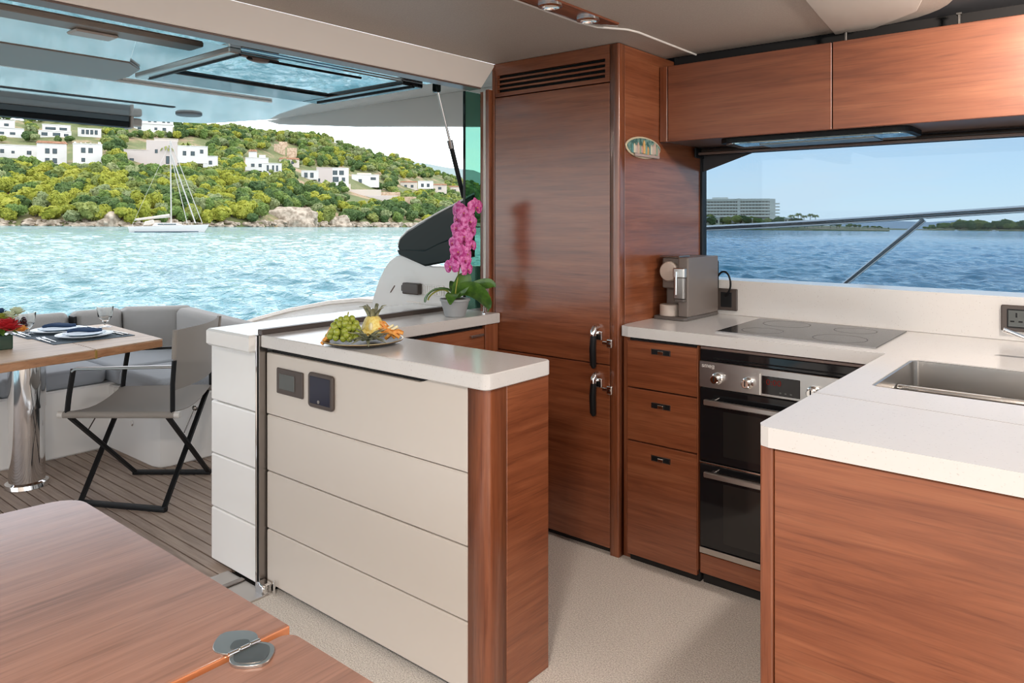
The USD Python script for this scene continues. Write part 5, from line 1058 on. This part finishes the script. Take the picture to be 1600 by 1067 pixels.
# ------------------------------------------------------------------ sailing yacht
u_, t_ = 262, 183.0; q = at(u_, t_); k = t_ / FPX; view = FW + RT * (u_ - 800) / FPX; a = math.atan2(view[1], view[0]) - pi / 2
y = thing('sailing_yacht', 'white sailing yacht at anchor with bare mast in front of the wooded hillside', 'sailboat', q, a)
L0, L1 = -52 * k, 52 * k; n = 18; V = []; F = []
for i in range(n + 1):
    s = i / n; x = L0 + (L1 - L0) * s; bw = 2.1 * (math.sin(pi * (.28 + .72 * s)) ** .7 if s < 1 else 0.02) + .02; sh = (9.2 + 3.0 * s ** 1.6) * k; rk = 1.3 * (s ** 8)
    sec = [(0, -.6), (-bw * .55, -.5), (-bw * .92, .25), (-bw, sh), (bw, sh), (bw * .92, .25), (bw * .55, -.5)]
    V += [(x + (rk * max(0, z) / sh if s > .5 else -.5 * max(0, z) / sh * (1 - s)), yy, z) for yy, z in sec]
for i in range(n):
    for j in range(7):
        a_, b_ = i * 7 + j, i * 7 + (j + 1) % 7; F += [(a_, b_, b_ + 7), (a_, b_ + 7, a_ + 7)]
for i in (0, n):
    for j in range(1, 6): F.append((i * 7, i * 7 + j, i * 7 + j + 1))
hm = trimesh.Trimesh(np.array(V), np.array(F), process=False); trimesh.repair.fix_normals(hm)
part(y, 'hull', hm, WH, 40, local=True)
part(y, 'stripe', bx(-46 * k, 44 * k, -2.02, -1.6, .10, .28, .02), plain('yacht_waterline', (.06, .10, .13), .5), local=True)
part(y, 'coachroof', prism([(-22 * k, 10 * k), (24 * k, 11 * k), (14 * k, 14.5 * k), (-18 * k, 14.5 * k)], -1.2, 1.2, 'y', .1), WH, local=True)
part(y, 'windows', bx(-14 * k, 12 * k, -1.24, -1.1, 11.6 * k, 13.4 * k, .02), GW, local=True)
part(y, 'spray_hood', prism([(-34 * k, 11 * k), (-18 * k, 13 * k), (-20 * k, 20 * k), (-32 * k, 17 * k)], -1.3, 1.3, 'y', .15), WC, local=True)
part(y, 'mast', bar((5 * k, 0, 11 * k), (4 * k, 0, 143 * k), .16, 10), M['rail_pad'], 40, local=True)
part(y, 'boom', bar((4 * k, 0, 24 * k), (-46 * k, 0, 19 * k), .12, 8), M['rail_pad'], 40, local=True)
part(y, 'sail_cover', tube([(3 * k, 0, 27 * k), (-20 * k, 0, 23.5 * k), (-45 * k, 0, 20.5 * k)], [.36, .30, .18], 8), WC, 50, local=True)
for x1_, zt in ((50, 140), (40, 122), (28, 118)): part(y, 'stay', bar((x1_ * k, 0, 14 * k), (5 * k, 0, zt * k), .09 if x1_ != 40 else .16, 6), M['rail_pad'], 40, local=True)
part(y, 'stay', bar((-50 * k, 0, 10 * k), (4 * k, 0, 142 * k), .03, 6), M['steel'], 40, local=True)
part(y, 'spreader', cat([bar((4.5 * k, -1.5, 62 * k), (4.5 * k, 1.5, 62 * k), .05, 6), bar((4.5 * k, -1.2, 100 * k), (4.5 * k, 1.2, 100 * k), .05, 6)]), M['steel'], 40, local=True)
part(y, 'guard_rail', cat([tube([(x * k, -1.6, 15.5 * k) for x in (-48, -20, 10, 44)], .02, 5)] + [bar((x * k, -1.7, 9.5 * k), (x * k, -1.6, 15.5 * k), .02, 5) for x in (-48, -34, -20, -6, 8, 22, 34, 44)]), M['steel'], local=True)

# ------------------------------------------------------------------ the right-hand coast
def land(name, pts, t0, t1, mat, label=None):
    """A low strip of land: pts (u, top row) at its crest, between depth t0 (its waterline) and t1."""
    V = []; F = []
    for (u, v) in pts:
        a_ = at(u, t0); b_ = at(u, t1 * .5 + t0 * .5, zrow(v, t1 * .5 + t0 * .5)); c_ = at(u, t1); V += [a_ - (0, 0, .8), a_ + (0, 0, min(.8, max(0.05, (b_[2] - a_[2]) * .3))), b_, c_ - (0, 0, 1)]
    for i in range(len(pts) - 1):
        for j in range(3): a_, b_ = i * 4 + j, (i + 1) * 4 + j; F += [(a_, b_ + 1, b_), (a_, a_ + 1, b_ + 1)]
    return struct(name, trimesh.Trimesh(np.array(V), np.array(F), process=False), mat, 40)
land('ground', [(1000, 348), (1080, 347), (1150, 348), (1215, 350), (1280, 352), (1330, 354), (1390, 356)], 760, 1000, M['earth'])
land('ground', [(1290, 356), (1330, 354), (1400, 357), (1445, 358), (1480, 352), (1560, 351), (1680, 350), (1800, 350)], 1700, 2100, M['earth'])
hz = plain('hazed_blue_hill', (.36, .43, .50), .95)  # blue-grey haze of distance put into the hill colour
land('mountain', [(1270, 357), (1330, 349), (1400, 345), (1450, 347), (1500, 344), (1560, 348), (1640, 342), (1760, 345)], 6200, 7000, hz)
land('mountain', [(560, 352), (610, 262), (640, 252), (668, 256), (700, 262), (740, 266), (800, 290), (900, 330), (1000, 352)], 3400, 4200, plain('hazed_green_hill', (.27, .34, .33), .95))  # this ridge has distance haze in its colour too
# hotel
HT = 860.0; HU = 1150; hk = HT / FPX; view = FW + RT * (HU - 800) / FPX; a = math.atan2(view[1], view[0]) - pi / 2
hq = at(HU, HT, zrow(345, HT))
h = thing('hotel', 'long pale hotel with five rows of dark balconies on the right-hand coast', 'hotel', hq, a)
HM = plain('hotel_concrete', (.88, .82, .70), .8); HD = plain('hotel_void', (.40, .35, .30), .8)
x0, x1 = -70 * hk, 50 * hk
part(h, 'body', bx(x0, x1, 1.6, 14, -3, 32 * hk, .1), HD, local=True)
part(h, 'roof_slab', bx(x0 - .4, x1 + .4, -.4, 14, 32 * hk, 34.5 * hk, .1), HM, local=True)
part(h, 'end_wall', bx(x1 - .3, x1 + 8 * hk, -.5, 13, -3, 34 * hk, .1), HM, local=True)
part(h, 'stair_tower', bx(2 * hk, 6.5 * hk, -1.0, 13, -3, 35 * hk, .1), HM, local=True)
for r_ in range(6):
    z = (6 + r_ * 4.9) * hk
    part(h, 'balcony_slab', bx(x0, x1, -.2, 2.2, z, z + 2.8 * hk, .05), HM, local=True)
    if r_ < 5: part(h, 'side_balcony', bx(x1 + 8 * hk, x1 + 14.5 * hk, 1.0, 9, z, z + 1.9 * hk, .05), HM, local=True)
for i in range(25):
    x = x0 + (x1 - x0) * (i + .5) / 25
    if abs(x - 4 * hk) > 3 * hk: part(h, 'partition', bx(x - .25, x + .25, .2, 2.2, 6 * hk, 32 * hk, .03), HM, local=True)
part(h, 'plant_room', bx(-36 * hk, -12 * hk, 4, 11, 34.5 * hk, 37 * hk, .1), HM, local=True)
part(h, 'base_floor', bx(x0, x1 + 8 * hk, -2.5, 2, -3, 2.5 * hk, .1), HD, local=True)
def lowhouse(u, v, w, hh, t0, label):
    qq = at(u, t0, zrow(v, t0)); kk = t0 / FPX; vw = FW + RT * (u - 800) / FPX; aa = math.atan2(vw[1], vw[0]) - pi / 2
    b = thing('seaside_house', label, 'house', qq - (0, 0, 1), aa)
    part(b, 'wall', bx(-w / 2 * kk, w / 2 * kk, 0, 9, 0, hh * kk + 1, .1), plain(f'seaside_wall_{u}', (.70, .62, .46), .8), local=True)
    part(b, 'roof', bx(-w / 2 * kk - .4, w / 2 * kk + .4, -.4, 9.4, hh * kk + 1, hh * kk + 1.8, .1), WH, local=True)
    for j in range(3): part(b, 'window', bx((-w / 2 + w * (j + .5) / 3 - 1.2) * kk, (-w / 2 + w * (j + .5) / 3 + 1.2) * kk, -.1, .2, hh * .3 * kk + 1, hh * .7 * kk + 1, .02), SH, local=True)
lowhouse(1112, 352, 24, 12, 775, 'low yellowish house by the water in front of the hotel')
lowhouse(1168, 347, 16, 5, 790, 'low white building among the trees under the hotel')
lowhouse(1233, 347, 14, 5, 800, 'small white building right of the hotel')
# coast trees
cp_ = {}
def coast(u, v, s_px, t0, kd, tall=1.0, lab='green tree in the strip of trees around the hotel', grp='trees around the hotel'):
    kk = t0 / FPX; s = s_px * kk * .5; q_ = at(u, t0, zrow(v, t0)) - (0, 0, s * .3); vr = rnd.randrange(3); sc_ = (s * 1.1, s * 1.1, s * tall)
    key = (kd, vr, grp)
    if key not in cp_: cp_[key] = tree_proto(kd, 'tree', lab, grp, small[vr], FO[kd], q_, sc_, rnd.random() * 6)
    else: copy(cp_[key], 'tree', q_, rnd.random() * 6, sc_, lab, 'tree', grp)
for k in range(36):
    u = 1092 + 300 * (k + rnd.random()) / 36; mx = float(np.interp(u, [1090, 1200, 1290, 1390], [19, 18, 10, 3]))
    coast(u, float(np.interp(u, [1090, 1200, 1300, 1390], [351, 351, 354, 357.5])), rnd.uniform(.65, 1.1) * mx, rnd.uniform(770, 830), rnd.choice((0, 1, 3, 3)))
for k in range(32):
    u = 1440 + 190 * (k + rnd.random()) / 32; mx = float(np.interp(u, [1440, 1470, 1500, 1600], [5, 13, 19, 20]))
    coast(u, float(np.interp(u, [1440, 1600], [358.6, 360.8])), rnd.uniform(.7, 1.15) * mx, rnd.uniform(1720, 1800), rnd.choice((3, 1, 3, 0)), 1.0, 'dark green tree in the wood on the far right shore', 'trees on the far right shore')
for k in range(11):
    u = 1300 + 78 * (k + rnd.random()) / 11; coast(u, 356.5, rnd.uniform(3, 6), 1000, 3, .8, 'dark bush on the low spit of land under the guard rail', 'bushes on the spit')
for k, u in enumerate((1236, 1247, 1256, 1266, 1274)):
    palm(u, 350, (17, 20, 16, 19, 17)[k], ('first', 'second', 'third', 'fourth', 'last')[k] + ' small palm counted from the hotel along the right-hand coast', False, 790.0)
def dinghy(u, t0, L, label):
    qq = at(u, t0); b = thing('motor_boat', label, 'boat', qq, AV)
    part(b, 'hull', prism([(-L / 2, .1), (L / 2, .0), (L / 2 + .8, 1.1), (-L / 2, .9)], -1.2, 1.2, 'y', .2), WH, local=True)
    part(b, 'cabin', prism([(-L * .2, .9), (L * .2, .9), (L * .1, 2.2), (-L * .15, 2.2)], -.8, .8, 'y', .15), WH, local=True)
dinghy(1553, 1150, 13, 'white motor boat off the wood on the far right shore')
dinghy(1494, 1500, 7, 'tiny white boat left of the motor boat on the far right shore')
